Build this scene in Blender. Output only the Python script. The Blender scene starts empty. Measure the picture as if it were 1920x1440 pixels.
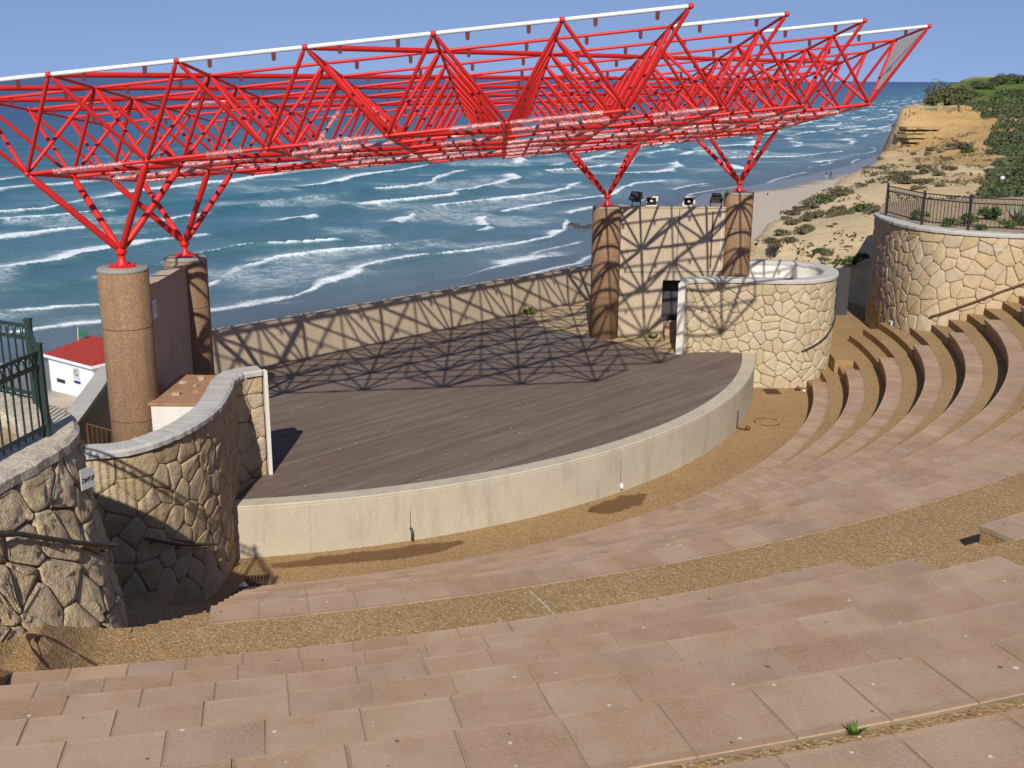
import bpy, math, random
import numpy as np
from mathutils import Vector, Matrix, noise as mnoise
rnd = random.Random(7)
SC = bpy.context.scene
COL = SC.collection
R = math.radians
# ------------------------------------------------------------------ camera
CAMZ = 8.71
_p, _r = R(15.3605), R(.3168)
_F = Vector((0, math.cos(_p), -math.sin(_p)))
_U0 = Vector((0, math.sin(_p), math.cos(_p)))
_R0 = Vector((1, 0, 0))
_RR = _R0 * math.cos(_r) + _U0 * math.sin(_r)
_UU = _U0 * math.cos(_r) - _R0 * math.sin(_r)
cd = bpy.data.cameras.new('camera')
cam = bpy.data.objects.new('camera', cd)
COL.objects.link(cam)
M = Matrix((_RR, _UU, -_F)).transposed().to_4x4()
M.translation = Vector((0, 0, CAMZ))
cam.matrix_world = M
cd.sensor_width = 36
cd.lens = 36 * 2079.67 / 1920
cd.clip_start = .1
cd.clip_end = 300000
SC.camera = cam
# ------------------------------------------------------------------ sky, sun, exposure
SUN = Vector((.047, 1.30, -1)).normalized()
W = bpy.data.worlds.new('World')
SC.world = W
W.use_nodes = True
wn = W.node_tree.nodes
wl = W.node_tree.links
bg = wn['Background']
sky = wn.new('ShaderNodeTexSky')
sky.sky_type = 'NISHITA'
sky.sun_disc = False
sky.sun_elevation = math.asin(-SUN.z)
sky.sun_rotation = math.atan2(-SUN.x, -SUN.y)
sky.altitude = 1500
sky.air_density = 1.0
sky.dust_density = 0.0
sky.ozone_density = 2.0
tc = wn.new('ShaderNodeTexCoord')
va = wn.new('ShaderNodeVectorMath'); va.operation = 'ADD'; va.inputs[1].default_value = (0, 0, .30)
vn = wn.new('ShaderNodeVectorMath'); vn.operation = 'NORMALIZE'
wl.new(tc.outputs['Generated'], va.inputs[0]); wl.new(va.outputs[0], vn.inputs[0]); wl.new(vn.outputs[0], sky.inputs['Vector'])
tm = wn.new('ShaderNodeMix'); tm.data_type = 'RGBA'; tm.blend_type = 'MULTIPLY'; tm.inputs[0].default_value = 1.0
tm.inputs[7].default_value = (1.0, .90, .90, 1)
wl.new(sky.outputs[0], tm.inputs[6]); wl.new(tm.outputs[2], bg.inputs[0])
bg.inputs[1].default_value = .13
sl = bpy.data.lights.new('sun', 'SUN')
sl.energy = 4.2
sl.angle = R(.53)
sl.color = (1, .95, .87)
so = bpy.data.objects.new('sun', sl)
COL.objects.link(so)
so.rotation_euler = SUN.to_track_quat('-Z', 'Y').to_euler()
vs = SC.view_settings
vs.view_transform = 'Standard'
vs.look = 'None'
vs.exposure = 0.26
vs.gamma = 1
SC.cycles.use_denoising = True
SC.cycles.max_bounces = 6
SC.cycles.transparent_max_bounces = 12

# ------------------------------------------------------------------ helpers
def link(o, parent=None):
    COL.objects.link(o)
    if parent is not None:
        o.parent = parent
    return o

def tag(o, label=None, cat=None, group=None, kind=None):
    if label: o['label'] = label
    if cat: o['category'] = cat
    if group: o['group'] = group
    if kind: o['kind'] = kind
    return o

def empty(name, loc=(0, 0, 0), label=None, cat=None, group=None, kind=None):
    o = bpy.data.objects.new(name, None)
    o.empty_display_size = .2
    o.location = loc
    COL.objects.link(o)
    return tag(o, label, cat, group, kind)

def mk(name, verts, faces, mat=None, smooth=False):
    me = bpy.data.meshes.new(name)
    me.from_pydata([tuple(v) for v in verts], [], [tuple(f) for f in faces])
    if mat: me.materials.append(mat)
    if smooth: me.shade_smooth()
    me.update()
    return me

def ob(name, me, parent=None, loc=None, mw=None):
    """object from mesh; mw / loc are world space when the parent only translates"""
    o = bpy.data.objects.new(name, me)
    COL.objects.link(o)
    if parent is not None:
        o.parent = parent
    if mw is not None:
        o.matrix_basis = (Matrix.Translation(-root_loc(parent)) @ mw) if parent else mw
    elif loc is not None:
        o.location = Vector(loc) - (root_loc(parent) if parent else Vector())
    elif parent is not None:
        o.location = -root_loc(parent)
    return o

def root_loc(p):
    v = Vector()
    while p is not None:
        v += p.location
        p = p.parent
    return v

class MB:
    """collects simple solids into one mesh (world coordinates)"""
    def __init__(s):
        s.v = []; s.f = []
    def add(s, vs, fs):
        n = len(s.v)
        s.v += [tuple(v) for v in vs]
        s.f += [tuple(i + n for i in f) for f in fs]
        return s
    def box(s, c, d, rz=0, rx=0, ry=0):
        m = Matrix.Translation(Vector(c)) @ Matrix.Rotation(rz, 4, 'Z') @ Matrix.Rotation(ry, 4, 'Y') @ Matrix.Rotation(rx, 4, 'X')
        vs = [m @ Vector((x * d[0] / 2, y * d[1] / 2, z * d[2] / 2)) for z in (-1, 1) for y in (-1, 1) for x in (-1, 1)]
        return s.add(vs, [(0, 2, 3, 1), (4, 5, 7, 6), (0, 1, 5, 4), (1, 3, 7, 5), (3, 2, 6, 7), (2, 0, 4, 6)])
    def prism(s, pts, z0, z1):
        n = len(pts)
        if sum(pts[i][0] * pts[(i + 1) % n][1] - pts[(i + 1) % n][0] * pts[i][1] for i in range(n)) < 0:
            pts = pts[::-1]
        vs = [(x, y, z0) for x, y in pts] + [(x, y, z1) for x, y in pts]
        fs = [tuple(range(n))[::-1], tuple(range(n, 2 * n))]
        fs += [(i, (i + 1) % n, n + (i + 1) % n, n + i) for i in range(n)]
        return s.add(vs, fs)
    def tube(s, pts, r, seg=8, closed=False, taper=None):
        pts = [Vector(p) for p in pts]
        n = len(pts)
        rings = []
        up = None
        for i, p in enumerate(pts):
            a = pts[(i - 1) % n] if (i or closed) else p
            b = pts[(i + 1) % n] if (i < n - 1 or closed) else p
            t = (b - a).normalized()
            if up is None:
                up = Vector((0, 0, 1)) if abs(t.z) < .9 else Vector((1, 0, 0))
            x = t.cross(up).normalized()
            y = x.cross(t).normalized()
            up = y
            rr = r if taper is None else taper[i]
            rings.append([p + (x * math.cos(k * 2 * math.pi / seg) + y * math.sin(k * 2 * math.pi / seg)) * rr for k in range(seg)])
        vs = [v for q in rings for v in q]
        fs = []
        m = n if closed else n - 1
        for i in range(m):
            j = (i + 1) % n
            for k in range(seg):
                l = (k + 1) % seg
                fs.append((i * seg + k, i * seg + l, j * seg + l, j * seg + k))
        if not closed:
            fs.append(tuple(range(seg))[::-1])
            fs.append(tuple((n - 1) * seg + k for k in range(seg)))
        return s.add(vs, fs)
    def lathe(s, c, prof, seg=24):
        c = Vector(c)
        vs = [c + Vector((r * math.cos(2 * math.pi * k / seg), r * math.sin(2 * math.pi * k / seg), z)) for r, z in prof for k in range(seg)]
        fs = [(i * seg + k, i * seg + (k + 1) % seg, (i + 1) * seg + (k + 1) % seg, (i + 1) * seg + k) for i in range(len(prof) - 1) for k in range(seg)]
        fs.append(tuple(range(seg))[::-1])
        fs.append(tuple((len(prof) - 1) * seg + k for k in range(seg)))
        return s.add(vs, fs)
    def build(s, name, mat, parent=None, smooth=False, mats=None):
        me = mk(name, s.v, s.f, mat, smooth)
        return ob(name, me, parent)

def crv(pts, n):
    """Catmull-Rom resample of a polyline to n points, even in arc length"""
    P = [np.array(p, float) for p in pts]
    P = [2 * P[0] - P[1]] + P + [2 * P[-1] - P[-2]]
    out = []
    for i in range(1, len(P) - 2):
        for k in range(24):
            t = k / 24
            a, b, c, d = P[i - 1], P[i], P[i + 1], P[i + 2]
            out.append(.5 * ((2 * b) + (c - a) * t + (2 * a - 5 * b + 4 * c - d) * t * t + (3 * b - a - 3 * c + d) * t ** 3))
    out.append(P[-2])
    out = np.array(out)
    L = np.r_[0, np.cumsum(np.linalg.norm(np.diff(out, axis=0), axis=1))]
    q = np.linspace(0, L[-1], n)
    return np.stack([np.interp(q, L, out[:, k]) for k in range(out.shape[1])], 1), L[-1]

# numpy noise
def vnoise(x, y, seed=0):
    xi = np.floor(x).astype(np.int64); yi = np.floor(y).astype(np.int64)
    xf = x - xi; yf = y - yi
    u = xf * xf * (3 - 2 * xf); v = yf * yf * (3 - 2 * yf)
    def h(a, b):
        n = (a * 374761393 + b * 668265263 + seed * 1442695041) & 0x7fffffff
        n = ((n ^ (n >> 13)) * 1274126177) & 0x7fffffff
        return ((n ^ (n >> 16)) & 0xffff) / 65535.
    return (h(xi, yi) * (1 - u) + h(xi + 1, yi) * u) * (1 - v) + (h(xi, yi + 1) * (1 - u) + h(xi + 1, yi + 1) * u) * v

def fbm(x, y, seed=0, o=4):
    s = 0; a = .5; t = 0
    for k in range(o):
        s = s + a * vnoise(x * 2 ** k, y * 2 ** k, seed + k * 17); t += a; a *= .5
    return s / t
sstep = lambda a, b, x: (lambda t: t * t * (3 - 2 * t))(np.clip((x - a) / (b - a), 0, 1))

# ------------------------------------------------------------------ materials
class NT:
    def __init__(s, name):
        s.m = bpy.data.materials.new(name)
        s.m.use_nodes = True
        s.n = s.m.node_tree.nodes; s.l = s.m.node_tree.links
        s.b = s.n['Principled BSDF']
        s.pos = s.n.new('ShaderNodeNewGeometry').outputs['Position']
    def nd(s, t, **kw):
        o = s.n.new(t)
        for k, v in kw.items(): setattr(o, k, v)
        return o
    def put(s, sock, v):
        if isinstance(v, bpy.types.NodeSocket): s.l.new(v, sock)
        else: sock.default_value = v
    def noise(s, scale, detail=4, rough=.6, vec=None):
        o = s.nd('ShaderNodeTexNoise')
        s.put(o.inputs['Vector'], vec or s.pos)
        o.inputs['Scale'].default_value = scale; o.inputs['Detail'].default_value = detail; o.inputs['Roughness'].default_value = rough
        return o.outputs['Fac']
    def vor(s, scale, out='Color', vec=None, feature='F1', dim='3D'):
        o = s.nd('ShaderNodeTexVoronoi', feature=feature, voronoi_dimensions=dim)
        s.put(o.inputs['Vector'], vec or s.pos)
        o.inputs['Scale'].default_value = scale
        return o.outputs[out]
    def ramp(s, f, stops, interp='LINEAR'):
        o = s.nd('ShaderNodeValToRGB')
        cr = o.color_ramp; cr.interpolation = interp
        while len(cr.elements) < len(stops): cr.elements.new(.5)
        for e, (p, c) in zip(cr.elements, stops):
            e.position = p
            e.color = c if len(c) == 4 else (*c, 1)
        s.put(o.inputs[0], f)
        return o.outputs[0]
    def mix(s, f, a, b, mode='MIX'):
        o = s.nd('ShaderNodeMix', data_type='RGBA', blend_type=mode)
        s.put(o.inputs[0], f)
        for i, v in ((6, a), (7, b)):
            s.put(o.inputs[i], (*v, 1) if isinstance(v, tuple) and len(v) == 3 else v)
        return o.outputs[2]
    def math(s, op, a, b=0., clamp=False):
        o = s.nd('ShaderNodeMath', operation=op, use_clamp=clamp)
        s.put(o.inputs[0], a); s.put(o.inputs[1], b)
        return o.outputs[0]
    def vscale(s, sc):
        o = s.nd('ShaderNodeVectorMath', operation='MULTIPLY')
        s.put(o.inputs[0], s.pos); o.inputs[1].default_value = sc
        return o.outputs[0]
    def sep(s, v):
        o = s.nd('ShaderNodeSeparateXYZ'); s.put(o.inputs[0], v); return o.outputs
    def rand(s):
        return s.nd('ShaderNodeObjectInfo').outputs['Random']
    def attr(s, nm):
        o = s.nd('ShaderNodeAttribute'); o.attribute_name = nm; return o.outputs['Fac']
    def bump(s, h, st=.5, dist=.02):
        o = s.nd('ShaderNodeBump'); o.inputs['Strength'].default_value = st; o.inputs['Distance'].default_value = dist
        s.put(o.inputs['Height'], h); s.l.new(o.outputs[0], s.b.inputs['Normal'])
    def fin(s, col, rough=.85, spec=.25, metal=0):
        s.put(s.b.inputs['Base Color'], (*col, 1) if isinstance(col, tuple) and len(col) == 3 else col)
        s.put(s.b.inputs['Roughness'], rough); s.b.inputs['Specular IOR Level'].default_value = spec
        s.b.inputs['Metallic'].default_value = metal
        return s.m

def sc3(c, k): return tuple(min(1, x * k) for x in c)

def m_simple(name, c, var=.12, scale=3, rough=.7, spec=.3, bump=.3, bscale=40, bdist=.01, obv=0., metal=0):
    t = NT(name)
    col = t.mix(t.noise(scale, 5), sc3(c, 1 - var), sc3(c, 1 + var))
    if obv: col = t.mix(t.rand(), col, t.mix(1., col, sc3((1, 1, 1), 1 - obv), 'MULTIPLY'))
    if bump: t.bump(t.noise(bscale, 3), bump, bdist)
    return t.fin(col, rough, spec, metal)

def m_gravel(name, cells, scale=55, dirt=(.25, .13, .05), dark=.35, bump=.6, streak=0):
    """washed aggregate: pebbles of several colours in a brown matrix"""
    t = NT(name)
    d = t.vor(scale, 'Distance')
    cellc = t.sep(t.vor(scale, 'Color'))[0]
    col = t.ramp(cellc, cells)
    col = t.mix(t.math('SMOOTH_MIN', t.math('MULTIPLY', d, 1.2), 1.), col, dirt)
    col = t.mix(t.ramp(t.noise(.7, 5), [(.35, (0, 0, 0)), (.75, (1, 1, 1))]), col, t.mix(1., col, (1 - dark, 1 - dark * 1.05, 1 - dark * 1.2), 'MULTIPLY'))
    col = t.mix(t.ramp(t.noise(4.5, 4), [(.5, (0, 0, 0)), (.8, (.5, .5, .5))]), col, sc3(dirt, 1.25))
    if streak: col = t.mix(t.math('MULTIPLY', t.ramp(t.noise(2.6, 5, .7, t.vscale((1.5, 1.5, .16))), [(.5, (0, 0, 0)), (.75, (1, 1, 1))]), streak), col, sc3(dirt, .45))
    t.bump(t.math('SUBTRACT', 1., d), bump, .012)
    return t.fin(col, .9, .2)

GR = [(0, (.10, .05, .025)), (.25, (.30, .175, .075)), (.55, (.39, .25, .112)), (.8, (.49, .34, .175)), (.95, (.62, .5, .34)), (1, (.74, .66, .54))]
MT = {}
MT['gravel'] = m_gravel('washed_gravel', GR, 56, dirt=(.30, .185, .08), dark=.16)
MT['gravel_near'] = MT['gravel']
MT['pillar'] = m_gravel('pillar_aggregate', [(0, (.16, .09, .05)), (.3, (.27, .16, .09)), (.6, (.34, .205, .115)), (.9, (.41, .27, .16)), (1, (.52, .42, .31))], 48, dirt=(.27, .165, .09), dark=.2, bump=.5, streak=.45)
def m_slab(name='sandstone_slab', k=1.):
    t = NT(name)
    base = t.ramp(t.rand(), [(0, (.36, .238, .155)), (.3, (.39, .262, .175)), (.6, (.42, .29, .195)), (.85, (.385, .263, .185)), (1, (.355, .248, .185))])
    n = t.noise(1.7, 6, .65)
    col = t.mix(t.ramp(n, [(.38, (0, 0, 0)), (.65, (1, 1, 1))]), base, t.mix(1., base, (.80, .74, .66), 'MULTIPLY'))
    col = t.mix(t.ramp(t.noise(55, 3), [(.5, (0, 0, 0)), (.75, (.45, .45, .45))]), col, (.52, .38, .24))
    # chewing gum and droppings
    v = t.vor(4.2, 'Distance', dim='2D'); vc = t.sep(t.vor(4.2, 'Color', dim='2D'))
    nz = t.math('MULTIPLY', t.math('ADD', t.noise(38, 3), t.math('MULTIPLY', vc[1], .8)), .075)
    dd = t.math('ADD', v, nz)
    dk = t.math('MULTIPLY', t.math('LESS_THAN', dd, .1), t.math('GREATER_THAN', vc[0], .74))
    wh = t.math('MULTIPLY', t.math('LESS_THAN', dd, .1), t.math('LESS_THAN', vc[0], .2))
    col = t.mix(t.math('MULTIPLY', dk, .8), col, (.10, .07, .06))
    col = t.mix(t.math('MULTIPLY', wh, .65), col, (.66, .62, .6))
    if k != 1: col = t.mix(t.ramp(t.noise(6, 4), [(.3, (.4, .4, .4)), (.65, (1, 1, 1))]), col, t.mix(1., col, (k, k, k), 'MULTIPLY'))
    t.bump(t.noise(70, 4), .35, .006)
    return t.fin(col, .82, .25)
MT['slab'] = m_slab(); MT['slab_pale'] = m_slab('sandstone_pale_edge', 1.1); MT['slab_dark'] = m_slab('sandstone_dark_edge', .86)  # paler copy for the front strip, darker copy for the back strip
MT['bed'] = m_simple('slab_mortar', (.30, .215, .14), .7, 2.5, .9, .2, .4)
def m_stone(name, stops, weather=.35):
    t = NT(name)
    base = t.ramp(t.rand(), stops)
    n = t.noise(5, 6, .7)
    col = t.mix(t.ramp(n, [(.35, (0, 0, 0)), (.7, (1, 1, 1))]), base, t.mix(1., base, sc3((1, .97, .92), 1 - weather * .6), 'MULTIPLY'))
    col = t.mix(t.ramp(t.noise(26, 4, .7), [(.56, (0, 0, 0)), (.74, (.6, .6, .6))]), col, t.mix(1., base, (.62, .55, .47), 'MULTIPLY'))
    h = t.math('ADD', t.math('MULTIPLY', t.noise(14, 5, .7), 1.), t.math('MULTIPLY', t.noise(60, 3), .35))
    t.bump(h, .9, .05)
    return t.fin(col, .92, .15)
MT['stone_r'] = m_stone('masonry_cream', [(0, (.54, .43, .275)), (.3, (.58, .47, .31)), (.6, (.62, .51, .345)), (.8, (.58, .485, .34)), (1, (.53, .41, .25))], .25)
MT['stone_b'] = m_stone('masonry_buff', [(0, (.49, .355, .20)), (.3, (.55, .42, .25)), (.6, (.59, .46, .295)), (.85, (.54, .43, .30)), (1, (.52, .39, .22))], .3)
MT['stone_l'] = m_stone('masonry_rough', [(0, (.53, .405, .25)), (.4, (.59, .46, .29)), (.7, (.62, .50, .33)), (1, (.55, .43, .275))], .3)
MT['mortar'] = m_simple('dark_mortar', (.24, .155, .085), .3, 6, .95, .1, .6, 30, .02)
MT['mortar_pale'] = m_simple('buff_mortar', (.42, .31, .185), .25, 6, .95, .1, .6, 30, .02)
def m_conc(name, c, spk=.25, stain=.2, bs=90, bump=.4, vs_=.6):
    t = NT(name)
    col = t.mix(t.noise(1.1, 6, .65), sc3(c, 1 - stain), sc3(c, 1 + stain * .5))
    vstr = t.noise(2.2, 5, .7, t.vscale((1.6, 1.6, .25)))
    col = t.mix(t.ramp(vstr, [(.5, (0, 0, 0)), (.8, (vs_, vs_, vs_))]), col, sc3(c, .66))
    col = t.mix(t.ramp(t.noise(bs, 2), [(.42, (1, 1, 1)), (.6, (0, 0, 0))]), col, t.mix(1., col, sc3((1, .94, .85), 1 - spk), 'MULTIPLY'))
    t.bump(t.noise(bs, 3), bump, .012)
    return t.fin(col, .9, .2)
MT['stagewall'] = m_conc('stage_concrete', (.57, .51, .40), .25, .2, 90, .4, .9)
MT['panel'] = m_conc('beige_roughcast', (.58, .475, .345), .3, .12, 70, .6)
MT['floor_beige'] = m_conc('beige_floor', (.47, .35, .21), .2, .2)
MT['coping'] = m_conc('grey_coping', (.52, .51, .48), .15, .22, 50)
MT['coping_l'] = m_conc('weathered_coping', (.62, .55, .44), .3, .35, 30, .7)
MT['plaster'] = m_conc('white_plaster', (.74, .72, .66), .1, .14, 40, .3)
MT['grey_wall'] = m_conc('grey_concrete', (.30, .30, .27), .15, .2)
MT['soil'] = m_gravel('soil', [(0, (.2, .13, .08)), (.5, (.4, .28, .17)), (1, (.5, .38, .25))], 22, dirt=(.38, .27, .16), dark=.3)
def m_deck():
    t = NT('deck_timber')
    base = t.ramp(t.rand(), [(0, (.135, .10, .076)), (.35, (.146, .109, .083)), (.7, (.157, .118, .091)), (1, (.172, .133, .105))])
    # along-board streaks, boards run at 46 degrees
    rt = t.nd('ShaderNodeVectorRotate', rotation_type='Z_AXIS'); rt.inputs['Angle'].default_value = -R(46.05)
    t.l.new(t.pos, rt.inputs['Vector'])
    mv = t.nd('ShaderNodeVectorMath', operation='MULTIPLY'); t.l.new(rt.outputs[0], mv.inputs[0]); mv.inputs[1].default_value = (.45, 9, 1)
    st = t.noise(1., 5, .7, mv.outputs[0])
    col = t.mix(t.ramp(st, [(.35, (0, 0, 0)), (.68, (1, 1, 1))]), t.mix(1., base, (.80, .78, .78), 'MULTIPLY'), t.mix(1., base, (1.18, 1.16, 1.15), 'MULTIPLY'))
    col = t.mix(t.ramp(t.noise(.5, 5, .6), [(.4, (0, 0, 0)), (.75, (1, 1, 1))]), col, t.mix(1., col, (1.12, 1.2, 1.22), 'MULTIPLY'))
    v = t.vor(2.6, 'Distance', dim='2D'); vc = t.sep(t.vor(2.6, 'Color', dim='2D'))
    col = t.mix(t.math('MULTIPLY', t.math('LESS_THAN', v, .04), t.math('GREATER_THAN', vc[1], .9)), col, (.6, .58, .55))
    t.bump(st, .4, .008)
    return t.fin(col, .75, .25)
MT['deck'] = m_deck()
def m_red(name, c, rough=.38):
    t = NT(name)
    col = t.mix(t.noise(2.5, 4), sc3(c, .86), sc3(c, 1.06))
    col = t.mix(t.math('MULTIPLY', t.ramp(t.noise(14, 5, .7), [(.62, (0, 0, 0)), (.78, (1, 1, 1))]), .25), col, sc3(c, .55))
    return t.fin(col, rough, .5)
MT['red'] = m_red('red_paint', (.60, .018, .013), .5)
MT['white_tube'] = m_red('white_paint', (.78, .77, .72), .45)
def m_film():
    t = NT('plastic_film')
    n = t.noise(3, 3, .6)
    tr = t.nd('ShaderNodeBsdfTransparent')
    gl = t.nd('ShaderNodeBsdfGlossy'); gl.inputs['Roughness'].default_value = .22
    df = t.nd('ShaderNodeBsdfDiffuse'); df.inputs['Color'].default_value = (.72, .46, .42, 1)
    bp = t.nd('ShaderNodeBump'); bp.inputs['Strength'].default_value = .8; bp.inputs['Distance'].default_value = .03
    t.l.new(t.noise(22, 3), bp.inputs['Height']); t.l.new(bp.outputs[0], gl.inputs['Normal'])
    a = t.nd('ShaderNodeMixShader'); t.l.new(df.outputs[0], a.inputs[1]); t.l.new(gl.outputs[0], a.inputs[2]); a.inputs[0].default_value = .35
    b = t.nd('ShaderNodeMixShader'); t.l.new(tr.outputs[0], b.inputs[1]); t.l.new(a.outputs[0], b.inputs[2])
    t.l.new(t.ramp(n, [(.3, (.2, .2, .2)), (.75, (.42, .42, .42))]), b.inputs[0])
    t.l.new(b.outputs[0], t.n['Material Output'].inputs['Surface'])
    return t.m
MT['film'] = m_film()
MT['membrane'] = m_simple('white_membrane', (.8, .79, .77), .05, 2, .6, .3, 0)
_n = MT['membrane'].node_tree
_t = _n.nodes.new('ShaderNodeBsdfTranslucent'); _t.inputs[0].default_value = (.85, .84, .82, 1)
_x = _n.nodes.new('ShaderNodeMixShader'); _x.inputs[0].default_value = .6
_n.links.new(_n.nodes['Principled BSDF'].outputs[0], _x.inputs[1]); _n.links.new(_t.outputs[0], _x.inputs[2]); _n.links.new(_x.outputs[0], _n.nodes['Material Output'].inputs['Surface'])
MT['black'] = m_simple('black_metal', (.018, .02, .02), .3, 20, .45, .5, .2)
MT['green_metal'] = m_simple('dark_green_metal', (.016, .035, .028), .3, 20, .5, .5, .2)
MT['dark'] = m_simple('dark_grey_metal', (.06, .055, .06), .2, 4, .6, .3, .2)
MT['steel'] = m_simple('rail_steel', (.05, .05, .045), .3, 14, .45, .5, .2, metal=.3)
MT['rust'] = m_simple('rusty_brown', (.13, .06, .03), .3, 10, .8, .3, .4)
MT['sign'] = m_simple('sign_plate', (.52, .53, .50), .1, 5, .5, .3, 0)
MT['ink'] = m_simple('sign_ink', (.02, .02, .022), .1, 5, .6, .2, 0)
MT['ink_pale'] = m_simple('pale_letter', (.62, .64, .62), .1, 5, .5, .3, 0)
MT['ink_blue'] = m_simple('blue_ink', (.02, .05, .2), .1, 5, .6, .2, 0)
MT['cream'] = m_simple('cream_plastic', (.62, .58, .48), .08, 6, .5, .4, 0)
MT['glass_dark'] = m_simple('lamp_glass', (.03, .035, .04), .1, 6, .1, .6, 0)
MT['roof_red'] = m_simple('red_roof', (.30, .035, .025), .15, .6, .7, .25, .3)
MT['white_hut'] = m_simple('white_hut_paint', (.74, .75, .74), .06, 1, .7, .3, 0)
MT['litter'] = m_simple('white_litter', (.75, .75, .78), .1, 9, .7, .2, .2)
MT['damp'] = m_simple('damp_stain', (.13, .06, .018), .35, 3, .45, .4, .4, 60)
def m_damp():
    t = NT('damp_stain')
    col = t.mix(t.noise(9, 5, .7), (.11, .055, .018), (.20, .10, .035))
    t.fin(col, .5, .35)
    tr = t.nd('ShaderNodeBsdfTransparent'); mx = t.nd('ShaderNodeMixShader')
    f = t.ramp(t.math('ADD', t.math('MULTIPLY', t.attr('wet'), .8), t.math('MULTIPLY', t.math('SUBTRACT', t.noise(5, 6, .75), .5), 1.1)), [(.25, (0, 0, 0)), (.75, (.88, .88, .88))])
    t.l.new(f, mx.inputs[0]); t.l.new(tr.outputs[0], mx.inputs[1]); t.l.new(t.b.outputs[0], mx.inputs[2])
    t.l.new(mx.outputs[0], t.n['Material Output'].inputs['Surface'])
    return t.m
MT['damp'] = m_damp()
MT['rust_mark'] = m_simple('rust_mark', (.14, .055, .035), .3, 12, .9, .1, .2)
def m_leaf(name, a, b, c):
    t = NT(name)
    col = t.ramp(t.noise(.9, 3), [(.3, a), (.55, b), (.75, c)])
    col = t.mix(t.rand(), col, t.mix(1., col, (.85, .8, .75), 'MULTIPLY'))
    t.b.inputs['Subsurface Weight'].default_value = 0
    return t.fin(col, .8, .2)
MT['leaf_grey'] = m_leaf('scrub_leaf', (.11, .095, .055), (.14, .13, .07), (.19, .155, .10))
MT['leaf_green'] = m_leaf('green_leaf', (.04, .075, .02), (.075, .125, .03), (.12, .16, .045))
MT['leaf_dark'] = m_leaf('dark_leaf', (.05, .07, .03), (.08, .10, .045), (.125, .14, .075))
MT['leaf_olive'] = m_leaf('olive_leaf', (.085, .085, .04), (.115, .12, .055), (.15, .145, .075))
MT['grass'] = m_leaf('grass_leaf', (.08, .15, .02), (.13, .22, .03), (.17, .25, .05))
MT['agave'] = m_leaf('agave_leaf', (.16, .20, .13), (.22, .26, .17), (.3, .33, .22))
MT['skin'] = m_simple('skin', (.40, .22, .15), .08, 6, .6, .3, 0)
MT['cloth_dark'] = m_simple('dark_cloth', (.02, .022, .03), .2, 12, .9, .1, 0)
MT['cloth_light'] = m_simple('light_cloth', (.5, .48, .46), .1, 12, .9, .1, 0)
MT['hair'] = m_simple('dark_hair', (.02, .014, .01), .2, 30, .7, .2, 0)
MT['rock'] = m_simple('wet_rock', (.05, .045, .038), .4, 2, .6, .4, .8, 6, .1)

# ------------------------------------------------------------------ frames of the place
Q = np.array([-.055, 26.65]); E1 = np.array([.694, .720]); E1 /= np.linalg.norm(E1); E2 = np.array([E1[1], -E1[0]])
def ST(s, t): return tuple(Q + s * E1 + t * E2)            # stage frame: s across, t towards the seats
CS = (-7.8, 33.47)                                          # centre of the seating arcs
def PO(r, th, z=None):
    a = R(th)
    p = (CS[0] + r * math.sin(a), CS[1] - r * math.cos(a))
    return p if z is None else (*p, z)
RISE = .40
def rk(k): return 16.61 + .9 * (k - 1) if k <= 9 else 25.6 + .92 * (k - 10) + (.14 if k > 15 else 0)
def zk(k): return RISE * k
ZD = 1.03                                                   # deck level
ZS = -19.0                                                  # sea level

def sector(prof, th0, th1, seg, c=CS):
    """closed profile (r,z) swept over an angle range about c"""
    n = len(prof); vs = []; fs = []
    for i in range(seg + 1):
        a = R(th0 + (th1 - th0) * i / seg)
        for r, z in prof:
            vs.append((c[0] + r * math.sin(a), c[1] - r * math.cos(a), z))
    for i in range(seg):
        for k in range(n):
            l = (k + 1) % n
            fs.append((i * n + k, (i + 1) * n + k, (i + 1) * n + l, i * n + l))
    fs.append(tuple(range(n))); fs.append(tuple(seg * n + k for k in range(n))[::-1])
    return vs, fs

# ------------------------------------------------------------------ orchestra floor, walkway, landings
b = MB()
b.add(*sector([(9, -.3), (16.75, -.3), (16.75, 0), (9, 0)], -4, 100, 80))
tag(b.build('orchestra_floor', MT['gravel']), kind='structure')
b = MB()
b.add(*sector([(rk(9) + .45, 3.2), (25.75, 3.2), (25.75, 3.6), (rk(9) + .45, 3.6)], -6, 96, 90))
tag(b.build('walkway', MT['gravel']), kind='structure')
b = MB()
b.add(*sector([(17.4, .3), (21.5, .3), (21.5, .794), (17.4, .794)], 84.2, 112, 24))
b.add(*sector([(17.4, .3), (21.5, .3), (21.5, .794), (17.4, .794)], -20, 8, 24))
tag(b.build('landing', MT['gravel']), kind='structure')
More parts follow.
